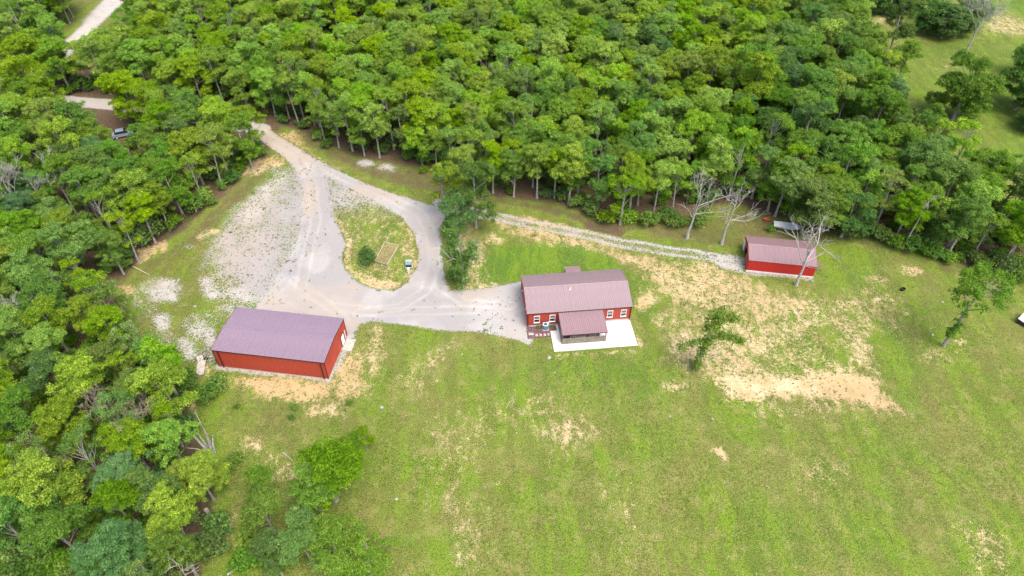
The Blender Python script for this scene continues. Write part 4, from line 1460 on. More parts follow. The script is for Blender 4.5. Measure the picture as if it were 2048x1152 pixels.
# ---- the farther wood as one mass
def scatter_object(name, points, kinds, protos, rots, scales):
    """points instance the given (mesh-object) prototypes; returns a mesh object with a geometry-node tree"""
    me = bpy.data.meshes.new(name)
    me.from_pydata([tuple(p) for p in points], [], [])
    for nm, ty, data in (("pick", 'INT', kinds), ("turn", 'FLOAT', rots), ("size", 'FLOAT', scales)):
        at = me.attributes.new(nm, ty, 'POINT')
        at.data.foreach_set("value", data)
    o = link_mesh(name, me)
    ng = bpy.data.node_groups.new(name + "_scatter", 'GeometryNodeTree')
    ng.interface.new_socket("Geometry", in_out='INPUT', socket_type='NodeSocketGeometry')
    ng.interface.new_socket("Geometry", in_out='OUTPUT', socket_type='NodeSocketGeometry')
    N_, L_ = ng.nodes, ng.links
    gi, go = N_.new("NodeGroupInput"), N_.new("NodeGroupOutput")
    inst = N_.new("GeometryNodeInstanceOnPoints")
    L_.new(gi.outputs[0], inst.inputs["Points"])
    prev = None
    for i, objs in enumerate(protos):
        # delete all points but those that pick this prototype
        cmpn = N_.new("FunctionNodeCompare"); cmpn.data_type = 'INT'; cmpn.operation = 'EQUAL'
        na = N_.new("GeometryNodeInputNamedAttribute"); na.data_type = 'INT'; na.inputs[0].default_value = "pick"
        L_.new(na.outputs[0], cmpn.inputs[2]); cmpn.inputs[3].default_value = i
        for ob in objs:
            io = N_.new("GeometryNodeInstanceOnPoints")
            L_.new(gi.outputs[0], io.inputs["Points"])
            L_.new(cmpn.outputs[0], io.inputs["Selection"])
            oi = N_.new("GeometryNodeObjectInfo"); oi.transform_space = 'ORIGINAL'
            oi.inputs[0].default_value = ob
            L_.new(oi.outputs["Geometry"], io.inputs["Instance"])
            nt = N_.new("GeometryNodeInputNamedAttribute"); nt.data_type = 'FLOAT'; nt.inputs[0].default_value = "turn"
            cx = N_.new("ShaderNodeCombineXYZ"); L_.new(nt.outputs[0], cx.inputs[2])
            L_.new(cx.outputs[0], io.inputs["Rotation"])
            ns = N_.new("GeometryNodeInputNamedAttribute"); ns.data_type = 'FLOAT'; ns.inputs[0].default_value = "size"
            L_.new(ns.outputs[0], io.inputs["Scale"])
            if prev is None:
                prev = N_.new("GeometryNodeJoinGeometry")
            L_.new(io.outputs[0], prev.inputs[0])
    N_.remove(inst)
    L_.new(prev.outputs[0], go.inputs[0])
    md = o.modifiers.new("scatter", 'NODES')
    md.node_group = ng
    return o


# one child object of each prototype already standing in the wood
def child_objs(key):
    tr, cr, _ = PROTO[key]
    a = b = None
    for o in bpy.data.objects:
        if o.type == 'MESH' and o.parent:
            if o.data == tr and a is None: a = o
            if o.data == cr and b is None: b = o
    return a, b


keys = sorted({t['k'] for t in FAR})
have = {k: child_objs(k) for k in keys}
sub = {k: (k if have[k][0] else 'l1') for k in keys}
kl = sorted({sub[k] for k in keys})
FW = scatter_object('far_forest', [(t['x'], t['y'], 0) for t in FAR], [kl.index(sub[t['k']]) for t in FAR], [have[k] for k in kl],
                    [t['rot'] for t in FAR], [t['sc'] for t in FAR])
tag(FW, 'closed green canopy of the far wood up to the top edge', 'forest', kind='stuff')

# ---- undergrowth inside the wood: one mass of low foliage
BP = []
for i, (st, fo) in enumerate(BUSH):
    pass

# ---- bushes along the wood's edge, each its own
bush_spots = [
    (312, 470, 4, 1.5, 'large dark shrub mass at the wood edge above the pale fallen pole'), (285, 492, 1, 1.5, 'dark shrub at the wood edge beside the leaning pale trunk'),
    (395, 420, 1, 1.4, 'dark green shrub at the wood edge west of the gravel flat'), (425, 408, 0, .9, 'low shrub at the corner of the gravel flat and wood'),
    (350, 455, 0, 1.2, 'rounded shrub behind the pale-barked edge tree'), (470, 362, 1, 1.1, 'dark shrub at the wood edge near the top of the gravel flat'),
    (495, 330, 0, 1.1, 'shrub under the edge trees where the drive leaves the wood'), (520, 300, 3, .9, 'fresh green shrub beside the drive mouth'),
    (655, 295, 0, .9, 'shrub beneath pale trunks on the drive bank'), (640, 280, 4, .8, 'leafy shrub at the top of the drive bank'),
    (727, 300, 1, .9, 'small dark conical shrub among pale trunks above the drive'), (820, 318, 0, 1.0, 'shrub among pale trunks north of the loop'),
    (738, 285, 4, .9, 'shrub deep among pale trunks north of the drive'), (848, 345, 3, .8, 'fresh green shrub below the white stone heaps'),
    (885, 365, 3, 1.2, 'yellow-green shrub on the bank above the loop'), (918, 372, 0, 1.1, 'shrub on the bank just north of the shed track'),
    (1180, 425, 1, 1.2, 'dark shrub at the wood edge north of the house'), (1215, 445, 3, 1.5, 'bright shrub left of the forked edge tree'),
    (1255, 446, 3, 1.4, 'bright shrub right of the forked edge tree'), (1295, 450, 0, 1.3, 'shrub east of the forked edge tree'), (1330, 440, 1, 1.3, 'dark shrub between forked edge tree and leafless pair'),
    (1352, 452, 1, 1.2, 'dark shrub just left of the leafless pair'), (1398, 448, 4, 1.2, 'dense dark shrub behind the leafless pair'), (1185, 433, 2, .8, 'small bright shrub on the verge north of the track'),
    (1730, 472, 1, 1.4, 'dark shrub at the wood edge right of the shed'), (1762, 482, 4, 1.2, 'broad shrub on the wood edge right of the shed'), (1790, 494, 0, 1.3, 'shrub at the foot of the tall slanting white trunk'),
    (1820, 500, 1, 1.3, 'dark shrub right of the tall slanting white trunk'), (1850, 508, 3, 1.3, 'bright shrub on the eastern wood edge'), (1872, 516, 0, 1.2, 'low shrub on the eastern wood edge'),
    (1895, 524, 3, 1.1, 'bright low shrub before the thick grey trunks'), (1960, 545, 0, 1.1, 'shrub between the thick grey trunks'), (2010, 545, 1, 1.4, 'dark shrub at the far right wood edge'),
    (2035, 560, 0, 1.2, 'shrub at the right picture edge under the wood'),
    (1540, 462, 2, .9, 'shrub round the stump-like trunk behind the shed'), (1690, 470, 1, 1.3, 'dark shrub under the crowns right of the shed roof'),
    (320, 735, 1, 1.4, 'dark shrub at the wood edge left of the garage'), (345, 722, 0, 1.0, 'low shrub between wood and garage'), (378, 772, 0, 1.3, 'shrub at the wood edge below the whitish board'),
    (438, 778, 3, 1.3, 'bright shrub on the grass below the garage corner'), (415, 800, 0, 1.2, 'shrub at the wood edge below the garage'), (372, 862, 1, 1.3, 'dark shrub behind the splintered stump'),
    (475, 815, 2, .45, 'small round shrub on the rough grass south of the garage'), (590, 818, 3, .5, 'small bright shrub left of the garage dirt patch'), (585, 838, 2, .5, 'small shrub on rough grass between dirt patches'),
    (700, 808, 2, .5, 'dull green shrub at the east end of the garage dirt patch'),
    (440, 1060, 0, 1.3, 'shrub beside the grey stump in the lower wood'), (425, 1100, 1, 1.4, 'dark shrub at the lower wood edge'), (470, 930, 3, 1.0, 'low bright shrub beside the lower wood edge'),
    (510, 1090, 3, 1.6, 'bushy fresh-green shrub at the bottom near the grass strip'), (545, 1120, 0, 1.6, 'dark leafy shrub at the bottom edge beside the grass strip'), (495, 1130, 0, 1.2, 'shrub at the bottom edge left of the leafy clump'),
    (905, 555, 0, .8, 'low shrub at the foot of the vine-clad tree by the drive'), (915, 520, 1, .9, 'dark shrub against the vine-clad tree by the drive'),
    (170, 182, 1, 1.3, 'dark shrub above the lane in the far left wood'), (285, 330, 0, 1.5, 'shrub in the small glade below the parked car'), (268, 296, 3, 1.3, 'fresh shrub just in front of the parked car'),
    (1250, 470, 2, .01, ''),
]
for (px, py, k, s, lab) in bush_spots:
    if s < .1:
        continue
    st, fo = BUSH[k]
    e = empty('shrub', G(px, py), random.random() * 6.28, lab, 'shrub', 'shrubs along the wood edge')
    e.scale = (s, s, s * random.uniform(.85, 1.1))
    link_mesh('stems', st, e)
    link_mesh('foliage', fo, e)
# the single dark shrub on the island
e = empty('shrub', G(737, 526), .4, 'single rounded dark shrub on the loop island beside the timber frame', 'shrub')
e.scale = (1.15, 1.15, 1.25)
link_mesh('stems', BUSH[1][0], e)
link_mesh('foliage', BUSH[1][1], e)
# planting bed shrubs
for (u, v, s, k, lab) in ((1.82, -.35, .28, 3, 'tiny yellow-green plant in the mulch bed, left of the condenser'), (4.2, -.42, .30, 2, 'tiny plant in the mulch bed between condenser and porch')):
    e = empty('bed_plant', hloc(u, v, .04), 0, lab, 'plant')
    e.scale = (s, s, s)
    link_mesh('stems', BUSH[k][0], e)
    link_mesh('foliage', BUSH[k][1], e)


def mesh_users(me):
    for o in bpy.data.objects:
        if o.type == 'MESH' and o.data == me and o.parent:
            return o


rs = np.random.default_rng(99)
cu = rs.random((16000, 2)) * [xmax - xmin, ymax - ymin] + [xmin, ymin]
sv = sdf(FOREST_W, cu[:, 0], cu[:, 1])
ok = (sv < -1.0) & (rs.random(len(cu)) < np.where(sv > -14, .55, .36))
for P, w in ROADW:
    ok &= line_dist(P, cu[:, 0], cu[:, 1]) > w - .6
for P in CLEAR[:4]:
    ok &= sdf(P, cu[:, 0], cu[:, 1]) > 0
pj = np.array([proj((x, y, 0.0)) for x, y in cu])
ok &= (pj[:, 0] > -60) & (pj[:, 0] < 2110) & (pj[:, 1] > -20) & (pj[:, 1] < 1250)
cu = cu[ok]
kb = rs.choice(5, len(cu), p=[.34, .24, .18, .06, .18])
UG = scatter_object('undergrowth', [(x, y, -.05) for x, y in cu], kb.tolist(), [(mesh_users(f),) for s_, f in BUSH], (rs.random(len(cu)) * 6.28).tolist(), rs.uniform(.5, 1.25, len(cu)).tolist())
tag(UG, 'low green undergrowth beneath the trees of the wood', 'undergrowth', kind='stuff')
print('undergrowth', len(cu))


# ---- single trees in the open and along the edge
def custom_tree(name, base, lobes, trunk_paths, leaf, label, mat_bark='bark', per=105, lsize=.34, seed=1, group=None, limbs_to=0, cat='tree'):
    rs = np.random.default_rng(seed)
    e = empty(name, base, 0, label, cat, group)
    m = MB()
    for (pts, rad) in trunk_paths:
        m.tube(pts, rad, 7)
    if limbs_to:
        top = trunk_paths[0][0]
        for i in rs.permutation(len(lobes))[:limbs_to]:
            x, y, z, r = lobes[i]
            p = min(top, key=lambda q: abs(q[2] - (z - 2.2)) + (5 if q[2] > z else 0))
            m.tube([p, ((p[0] + x) / 2 + rs.normal() * .2, (p[1] + y) / 2, (p[2] + z) / 2), (x, y, z)], [.10, .06, .025], 5)
    m.build('trunk', M[mat_bark], e)
    C, N, S, T = lobes_to_leaves(lobes, per, lsize, rs)
    V, F, Tn = leaf_quads(C, N, S, T, rs)
    link_mesh('crown', leaf_mesh('crown', V, F, Tn, M[leaf]), e)
    return e


def along(pts, n, r, rs, jit=.35):
    out = []
    P = [Vector(p) for p in pts]
    for i in range(n):
        t = (i + rs.random()) / n * (len(P) - 1)
        k = min(int(t), len(P) - 2)
        q = P[k].lerp(P[k + 1], t - k)
        out.append((q.x + rs.normal() * jit, q.y + rs.normal() * jit, q.z + rs.normal() * jit * .6, r * rs.uniform(.75, 1.25)))
    return out


# ivy-clad tree on the right lawn
rs = np.random.default_rng(5)
tp = [(0, 0, -.2), (.05, 0, 2), (.1, .1, 5), (.15, .1, 8), (.2, 0, 11), (.2, 0, 13.5)]
lob = along(tp[1:4], 16, .50, rs, .3) + along([(.1, 0, 3), (-.9, 0, 4.2)], 4, .5, rs, .3) + along([(.1, 0, 3), (.8, .2, 3.8)], 3, .45, rs, .3)
lob += [(x + .9, y, z, r) for (x, y, z, r) in dome_lobes(rs, 5.0, 8.0, 15.8, 60, (.6, 1.0), 1, .8)]
custom_tree('ivy_clad_tree', G(1886, 692), lob, [(tp, [.34, .24, .2, .17, .12, .05])], 'leaf_mid', 'tall ivy-clad tree standing alone on the right lawn', limbs_to=14, seed=5, per=150, lsize=.25)
# vine-smothered tree beside the bare patch
tp = [(0, 0, -.2), (.1, 0, 2.2), (.4, .1, 4.6), (.6, .2, 7), (.9, .3, 9.5), (1.0, .4, 12.0)]
lob = along(tp[0:4], 26, .62, rs, .28) + along([(.5, 0, 6), (-.9, -.3, 6.6), (-2.8, -.6, 6.2), (-3.6, -.8, 5.4)], 12, .55, rs, .28)
lob += along([(.6, 0, 7), (2.2, .2, 7.2), (4.2, .3, 6.6), (6.2, .4, 5.6)], 20, .66, rs, .32) + along([(.7, 0, 8), (.9, .3, 11), (1.3, .4, 12.6)], 16, .8, rs, .7)
lob += along([(.9, 0, 9.5), (2.6, .2, 11.0), (4.4, .3, 10.6)], 12, .7, rs, .4) + along([(.8, 0, 9), (-.6, 0, 10.8)], 5, .6, rs, .4)
custom_tree('vine_clad_tree', G(1391, 737), lob, [(tp, [.3, .22, .18, .15, .1, .04]), ([(.5, 0, 6), (-.9, -.3, 6.6), (-3.6, -.8, 5.4)], [.12, .09, .03]),
            ([(.6, 0, 7), (2.2, .2, 7.2), (6.2, .4, 5.6)], [.12, .1, .03]), ([(.9, 0, 9.5), (2.6, .2, 11.0), (4.4, .3, 10.6)], [.1, .07, .03])], 'leaf_mid',
            'dark spindly vine-covered tree beside the bare soil patch', seed=6, per=130, lsize=.23)
# vine-clad tree between loop and house
tp = [(0, 0, -.2), (0, 0, 1.5), (.1, 0, 4), (.1, .1, 7), (.2, .1, 10)]
lob = along([(-.6, 0, 1.2), (-.2, 0, 4), (-.3, 0, 6.5)], 34, .78, rs, .8) + along([(-.8, 0, 5), (-1.6, 0, 8.5), (-1.2, .2, 12.5)], 30, .8, rs, .9) + along([(.6, 0, 5.5), (2.2, 0, 9.6)], 18, .7, rs, .8)
vt = custom_tree('vine_clad_tree', G(927, 573), lob, [(tp, [.34, .26, .22, .17, .06])], 'leaf_dark', 'half-dead vine-clad tree with bleached limbs between the loop and the house', seed=7, per=130, lsize=.24)
m = MB()


def twig(m, p, d, ln, r, depth, rs, spread=.55, sides=5, rmin=.012, curl=.15):
    """recursive bare branch"""
    p = Vector(p)
    d = Vector(d).normalized()
    pts, rad = [p.copy()], [r]
    n = 4
    for i in range(n):
        d = (d + Vector(rs.normal(size=3)) * curl + Vector((0, 0, .06))).normalized()
        p = p + d * (ln / n)
        pts.append(p.copy())
        rad.append(max(rmin, r * (1 - .62 * (i + 1) / n)))
    m.tube(pts, rad, sides)
    if depth > 0:
        k = int(rs.integers(3, 5))
        for j in range(k):
            t = rs.uniform(.35, 1.0)
            q = pts[min(n, int(t * n + .5))]
            a = Vector(rs.normal(size=3)) * spread + d
            a.z += .12
            twig(m, q, a, ln * rs.uniform(.45, .72), max(rmin, r * .52), depth - 1, rs, spread * 1.08, max(4, sides - 1), rmin, curl)


for a in ((.9, 0, .7), (-.7, .1, .9), (1.3, 0, .25), (.4, -.2, 1.0), (-.3, -.3, .5), (.6, .3, .3)):
    twig(m, (.1, 0, 4.3 + random.random() * 3), a, 3.3, .085, 2, np.random.default_rng(int(100 + a[0] * 10)), .5)
m.build('dead_limbs', M['bark_dead'], vt)
# its neighbours over the shed track
place_tree('s2', G(893, 432), (1.0, 1.0, .86), 1.0, 'slender lime tree on the verge where track leaves the loop', None)
place_tree('d2', G(952, 455), (1.0, 1.0, 1.16), 2.2, 'dark broad tree standing right beside the shed track', None)
place_tree('l5', G(930, 408), (.85, .85, .88), 4.0, 'mid-green tree on the far side of the shed track', None)

for (px, py, k, s, sz, lab) in ((1602, 466, 'm2', 1.0, .86, 'mid-green tree overhanging the white boat behind the shed'), (1645, 462, 'm2', 1.05, .82, 'low broad tree behind the right end of the shed'),
                                (1682, 474, 'd1', .95, .78, 'dark low tree at the wood corner right of the shed'), (1550, 432, 'm1', .95, .95, 'mid-green tree just above the faded red tub'),
                                (1240, 449, 's2', 1.15, .82, 'pale-barked forked tree standing forward of the wood north of track')):
    place_tree(k, G(px, py), (s, s, sz), random.random() * 6, lab, None)

place_tree('d2', G(918, 478), (.72, .72, .80), 5.0, 'dark tree between the loop and the vine-clad half-dead tree', None)
for i, (px, py, k, sc_, lab) in enumerate(((192, 318, 'f2', .55, 'small fresh-green tree just left of the parked car'), (300, 322, 'm3', .6, 'small tree just right of the parked car'), (158, 292, 'l4', .5, 'small lime tree below the far left lane'),
                                           (262, 345, 'd2', .5, 'small dark tree in front of the parked car'), (150, 165, 'd1', .8, 'dark tree between the far road and the lane'), (118, 150, 'm3', .8, 'mid-green tree beside the far white road'))):
    place_tree(k, G(px, py), sc_, i * 1.1, lab, None)

# foreground trees on the rough grass
for (px, py, k, s, sz, lab) in ((672, 1000, 'f2', 1.22, .80, 'largest fresh-green tree standing on the lower lawn edge'), (706, 935, 'f2', .75, .52, 'leafy tree just beyond the largest lower-lawn tree'),
                                (640, 1020, 'm4', .75, .58, 'leafy tree close below the largest lower-lawn tree'), (735, 900, 'f2', .40, .36, 'smallest leafy tree at the far tip of the lower-lawn clump'),
                                (692, 1140, 'm4', 1.05, .58, 'large tree at the bottom edge below the largest lower-lawn tree'), (742, 1150, 's1', .95, .52, 'thin small tree at the bottom edge, rightmost of its clump'),
                                (625, 1125, 'm1', .82, .55, 'airy mid-green tree at the bottom edge, left of the large bottom-edge tree'),
                                (548, 1065, 'f1', .70, .70, 'narrow fresh-green tree beside the lower grass strip'), (530, 995, 'f2', .55, .50, 'little tree at the head of the lower grass strip'),
                                (560, 1130, 'd2', .55, .50, 'dark leafy tree at the bottom edge beside the grass strip'),
                                (428, 1000, 'l3', .68, .66, 'broad lime tree at the edge of the lower left wood')):
    place_tree(k, G(px, py), (s, s, sz), random.random() * 6, lab, 'trees along the lower lawn')

# trees of the right-hand field
for (px, py, k, s, sz, lab) in ((1903, 240, 'r1', 1.22, 1.28, 'large round-crowned tree alone in the upper right field'), (2028, 218, 'r2', 1.2, 1.3, 'dark field tree overlapping the right picture edge'),
                                (2070, 160, 'r1', 1.1, 1.1, 'tall tree at the right picture edge behind the field tree'), (2068, 262, 'r1', .8, .7, 'lower tree at the right picture edge beside the field tree'),
                                (1775, 114, 'd1', 1.1, 1.25, 'leaning dark tree at the left side of the field gap'),
                                (1848, 66, 'r2', .85, .78, 'westernmost dark tree of the field clump'), (1882, 76, 'r2', .85, .75, 'front dark tree of the field clump'), (1912, 70, 'r2', .9, .8, 'middle dark tree of the field clump'),
                                (1932, 56, 'b1', 1.1, .85, 'bluish tree at the right end of the field clump'), (1870, 45, 'm1', 1.1, .85, 'rear tree of the field clump'),
                                (1738, 26, 'r2', .9, .85, 'dark tree at the top edge beside the field gap'), (1778, 28, 'r2', .85, .8, 'second dark tree at the top edge beside the field gap'), (1812, 22, 'r2', .85, .8, 'third dark tree at the top edge above the field gap'),
                                (1792, 165, 'f1', .95, .85, 'fresh-green tree at the wood corner facing the field'), (1850, 270, 'f1', .6, .6, 'fresh-green low tree between cedars and field')):
    place_tree(k, G(px, py), (s, s, sz), random.random() * 6, lab, 'trees round the upper right field')

# cedars
cl = ['leftmost olive cedar of the group by the field', 'second olive cedar of the group by the field', 'tallest olive cedar in the group by the field', 'olive cedar tucked behind the tallest cedar',
      'olive cedar in front of the group by the field', 'yellowish cedar nearest the field grass', 'rear olive cedar of the group by the field', 'rightmost olive cedar of the group by the field',
      'lowest olive cedar below the group', 'thin olive cedar at the top of the group', 'small olive cedar inside the group by the field']
for i, (px, py, s) in enumerate(((1715, 250, 1.0), (1738, 282, 1.1), (1770, 300, 1.25), (1780, 262, 1.0), (1795, 318, 1.15), (1845, 300, .9), (1750, 235, 1.05), (1862, 325, 1.0), (1815, 345, 1.0), (1722, 205, 1.0), (1800, 285, .9))):
    place_tree('c1' if i % 2 else 'c2', G(px, py), (s, s, s * random.uniform(.9, 1.15)), random.random() * 6, cl[i], 'olive cedars by the field', 'cedar_tree')


# ---- bare dead trees
def dead_tree(base, h, label, seed, lean=(0, 0), limbs=7, fork=.38, spread=.75, r0=.24, mat='bark_dead', limb_len=.42, depth=3, explicit=None, up=.75):
    rs = np.random.default_rng(seed)
    e = empty('dead_tree', base, 0, label, 'dead tree', 'bare dead trees')
    n = 6
    pts = [(lean[0] * (i / n) ** 1.3 * h + rs.normal() * .07 * (i > 0), lean[1] * (i / n) * h, -.2 + (h * .86 + .2) * i / n) for i in range(n + 1)]
    MB().tube(pts, [r0 * (1.55 if i == 0 else 1 - .82 * i / n) for i in range(n + 1)], 8).build('trunk', M[mat], e)
    ex = explicit or []
    for j in range(limbs):
        t = fork + (1 - fork) * (j + .4) / limbs
        k = min(n, int(t * n + .5))
        az = rs.random() * 6.283
        ex.append((t, (math.cos(az) * spread, math.sin(az) * spread, up), limb_len * h * (1.15 - .55 * t), None))
    for (t, d, ln, rr) in ex:
        f = t * n
        k = min(n - 1, int(f))
        p = Vector(pts[k]).lerp(Vector(pts[k + 1]), f - k)
        m = MB()
        twig(m, p, d, ln, rr or max(.05, r0 * .42 * (1.1 - .6 * t)), depth, rs, .55, 5, .018)
        m.build('limb', M[mat], e)
    return e


dead_tree(G(1592, 570), 13.0, 'bleached leafless tree standing in front of the red shed', 61, (.02, .0), 5, .55, .5, .26, explicit=[
    (.42, (-1.0, .5, .85), 7.0, .13), (.52, (1.0, .5, .75), 8.0, .15), (.50, (.9, .2, .12), 3.4, .08), (.60, (-.25, .5, 1.0), 5.5, .12), (.40, (.5, -.3, .2), 2.4, .06)], limb_len=.34, depth=2)
dead_tree(G(1374, 476), 12.0, 'left bleached leafless tree with drooping limbs behind the shed track', 62, (.10, .02), 4, .6, .5, .26, explicit=[
    (.55, (1.2, .1, .25), 6.5, .11), (.72, (1.2, .2, .3), 6.0, .10), (.45, (-.7, .3, .6), 3.0, .08)], depth=2)
dead_tree(G(1381, 456), 13.0, 'thin pale leafless stem just behind the drooping leafless tree', 63, (.02, .0), 5, .6, .4, .15, limb_len=.25, depth=2)
dead_tree(G(1443, 488), 12.8, 'right bleached leafless tree with twiggy top behind the shed track', 64, (.06, .02), 6, .5, .55, .24, explicit=[(.5, (.9, .1, .15), 4.0, .09), (.52, (1.1, -.2, -.1), 4.2, .07), (.5, (-.9, .2, .7), 3.2, .08)], limb_len=.34, depth=2)
dead_tree(G(1930, 107), 15.0, 'tall grey leafless tree in the upper right field', 65, (.04, .0), 12, .45, .7, .28, limb_len=.42, depth=3)
dead_tree(G(985, 222), 10.0, 'brown leafless tree in a gap of the far wood', 66, (0, 0), 10, .35, .6, .2, 'bark_deadbrown', .42, 3)
dead_tree(G(82, 690), 10.0, 'bare grey tree among crowns at the left picture edge', 67, (-.02, 0), 9, .45, .75, .2, limb_len=.42, depth=3)
dead_tree(G(305, 915), 9.6, 'spreading bare branches among crowns of the lower left wood', 68, (-.03, 0), 6, .6, .9, .15, 'bark_deadbrown', .40, 3)
dead_tree(G(150, 985), 9.2, 'bare twiggy top among crowns near the left bottom corner', 69, (0, 0), 6, .6, .8, .14, 'bark_deadbrown', .36, 3)
dead_tree(G(55, 445), 12.0, 'forked bare grey tree in the left wood', 70, (.02, 0), 7, .5, .6, .22, limb_len=.4, depth=3)
dead_tree(G(160, 440), 12.5, 'bare broken tree deep in the left wood', 71, (-.02, 0), 6, .5, .6, .22, limb_len=.36, depth=3)
dead_tree(G(232, 872), 9.2, 'bare twigs poking above crowns below the garage wood', 75, (0, 0), 6, .6, .8, .13, 'bark_deadbrown', .34, 3)
dead_tree(G(398, 1185), 9.0, 'thin white leafless snag at the bottom edge', 72, (0, 0), 6, .6, .9, .10, limb_len=.25, depth=1)
dead_tree(G(1805, 497), 12.5, 'tall slanting bare white trunk at the eastern wood edge', 73, (.03, 0), 4, .75, .5, .17, limb_len=.2, depth=2)

# splintered stump
st = empty('splintered_stump', G(424, 908), 0, 'splintered white stump with tall shards at the wood edge below the garage', 'stump')
rs = np.random.default_rng(81)
m = MB()
for i in range(7):
    a = rs.normal(size=2) * .3
    m.tube([(a[0] * .5, a[1] * .5, -.1), (a[0] * 1.1 - .1, a[1], 1.2), (a[0] * 2 - .25, a[1] * 2, rs.uniform(1.8, 3.0))], [.16, .11, .03], 5)
m.build('shards', M['bark_dead'], st)
st.scale = (1.4, 1.4, 1.5)
m = MB()
m.tube([(-.15, 0, 0), (-.9, .2, 2.2), (-1.6, .3, 3.6)], [.16, .11, .04], 6)
m.tube([(.15, .2, 0), (.1, .5, 3.0), (.0, .7, 5.6)], [.09, .06, .02], 5)
m.tube([(-.1, 0, .2), (-1.2, -.1, 1.0), (-2.0, -.2, 1.3)], [.10, .07, .03], 5)
m.build('broken_limbs', M['bark_dead'], st)
sg = MB().tube([(0, 0, -.1), (-.05, 0, 1.2), (-.12, .02, 2.2)], [.34, .28, .26], 9).build('tree_stump', M['bark'])
sg.location = G(424, 1036)
tag(sg, 'grey broken-off trunk under crowns in the lower wood', 'stump')


def lying(name, p0, p1, r, label, mat='bark_dead', cat='log'):
    a, b = G(*p0), G(*p1)
    d = b - a
    m = MB().tube([(0, 0, r * .8), tuple(d * .5 + Vector((0, 0, r * .9))), tuple(d + Vector((0, 0, r * .7)))], [r, r * .9, r * .55], 7)
    o = m.build(name, M[mat])
    o.location = a
    return tag(o, label, cat)


lying('fallen_pole', (266, 533), (300, 551), .09, 'thin pale pole lying on the grass beside the left wood edge', 'wood_pale', 'pole')
lying('fallen_log', (455, 1150), (505, 1118), .13, 'pale fallen branch lying in the lower grass strip', 'bark_dead')
lying('fallen_log', (566, 1152), (556, 1133), .11, 'short pale log at the bottom edge below the leafy clump')
lying('fallen_log', (566, 905), (586, 922), .07, 'thin fallen branch on rough grass left of the largest lower tree')
lying('fallen_log', (395, 478), (428, 462), .07, 'pale straw-coloured branch on the grass beside the gravel flat', 'wood_pale')

# ------------------------------------------------------------------ small things
# timber frame on the island
fa, fb, fc, fd = Vector((-23.94, 99.08, 0)), Vector((-21.24, 98.05, 0)), Vector((-22.64, 92.65, 0)), Vector((-24.91, 93.62, 0))
rb = empty('raised_bed', fd, 0, 'long empty timber-framed bed on the loop island', 'raised bed')
for (p, q, mt) in ((fd, fa, 'wood_pale'), (fa, fb, 'wood_pale'), (fb, fc, 'wood_pale'), (fc, fd, 'wood_grey')):
    d = q - p
    ln = d.length
    w = .10 if mt == 'wood_pale' else .17
    o = MB().box(0, ln, -w / 2, w / 2, -.05, .26).build('side_board', M[mt], rb)
    o.location = p - fd
    o.rotation_euler = (0, 0, math.atan2(d.y, d.x))
sm = MB()
ins = [p * .985 + (fa + fb + fc + fd) / 4 * .015 for p in (fa, fb, fc, fd)]
sm.prism([((p - fd).x, (p - fd).y) for p in ins][::-1], -.05, .09, 'z')
sm.build('soil_fill', M['soil_bed'], rb)

tx = empty('transformer_box', (-18.63, 92.5, 0), .05, 'green pad-mounted electrical transformer box on the loop island', 'transformer')
box_obj('pad', (1.35, 1.35, .12), M['slab'], tx)
MB().prism([(-.52, .12), (.52, .12), (.52, .98), (.30, 1.02), (-.52, .80)], -.55, .55, 'x').build('cabinet', M['util_green'], tx)
MB().box(-.58, .58, .0, .56, 1.0, 1.06).build('lid', M['util_top'], tx)
MB().box(-.5, .5, -.56, -.53, .2, .74).build('door', M['ac_dark'], tx)
pdn = empty('utility_pedestal', (-18.45, 90.6, 0), .1, 'pale narrow utility pedestal beside the green transformer box', 'utility pedestal')
MB().box(-.17, .17, -.14, .14, -.05, 1.05).build('housing', M['util_pale'], pdn)
MB().box(-.20, .20, -.17, .17, 1.05, 1.18).build('cap', M['white'], pdn)

# scrap beside the garage
rot = math.radians(8)
bd = empty('leaning_board', G(403, 738), rot, 'whitish sheet of old board lying beside the west corner of the garage', 'board')
o = MB().box(-.62, .62, -1.3, 1.3, 0, .05).build('sheet', M['board_old'], bd)
o.rotation_euler = (math.radians(9), math.radians(-6), 0)
o.location = (0, 0, .28)
MB().box(-.5, .5, -.08, .08, -.02, .26).build('bearer', M['wood_brown'], bd).location = (0, .7, 0)
bd2 = MB().box(-.45, .45, -.5, .5, 0, .05).build('scrap_board', M['board_old'])
bd2.location = G(401, 719) + Vector((0, 0, .2))
bd2.rotation_euler = (math.radians(18), math.radians(10), .5)
tag(bd2, 'short whitish scrap board leaning on the brush pile by garage', 'board')
br = empty('brush_pile', G(408, 712), 0, 'heap of dark sticks and scrap behind the whitish board by garage', 'brush pile')
rs = np.random.default_rng(90)
m = MB()
for i in range(26):
    a = rs.random() * 3.14
    c = rs.normal(size=2) * [.55, .8]
    l = rs.uniform(.5, 1.1)
    m.tube([(c[0] - l * math.cos(a), c[1] - l * math.sin(a), .03 + rs.random() * .3), (c[0] + l * math.cos(a), c[1] + l * math.sin(a), .05 + rs.random() * .45)], [.045, .03], 5)
m.build('sticks', M['bark'], br)
MB().tube([(.55 + .28 * math.cos(t), -.7 + .28 * math.sin(t), .12) for t in np.linspace(0, 6.283, 15)], [.09] * 15, 6).build('old_tyre', M['rubber'], br)


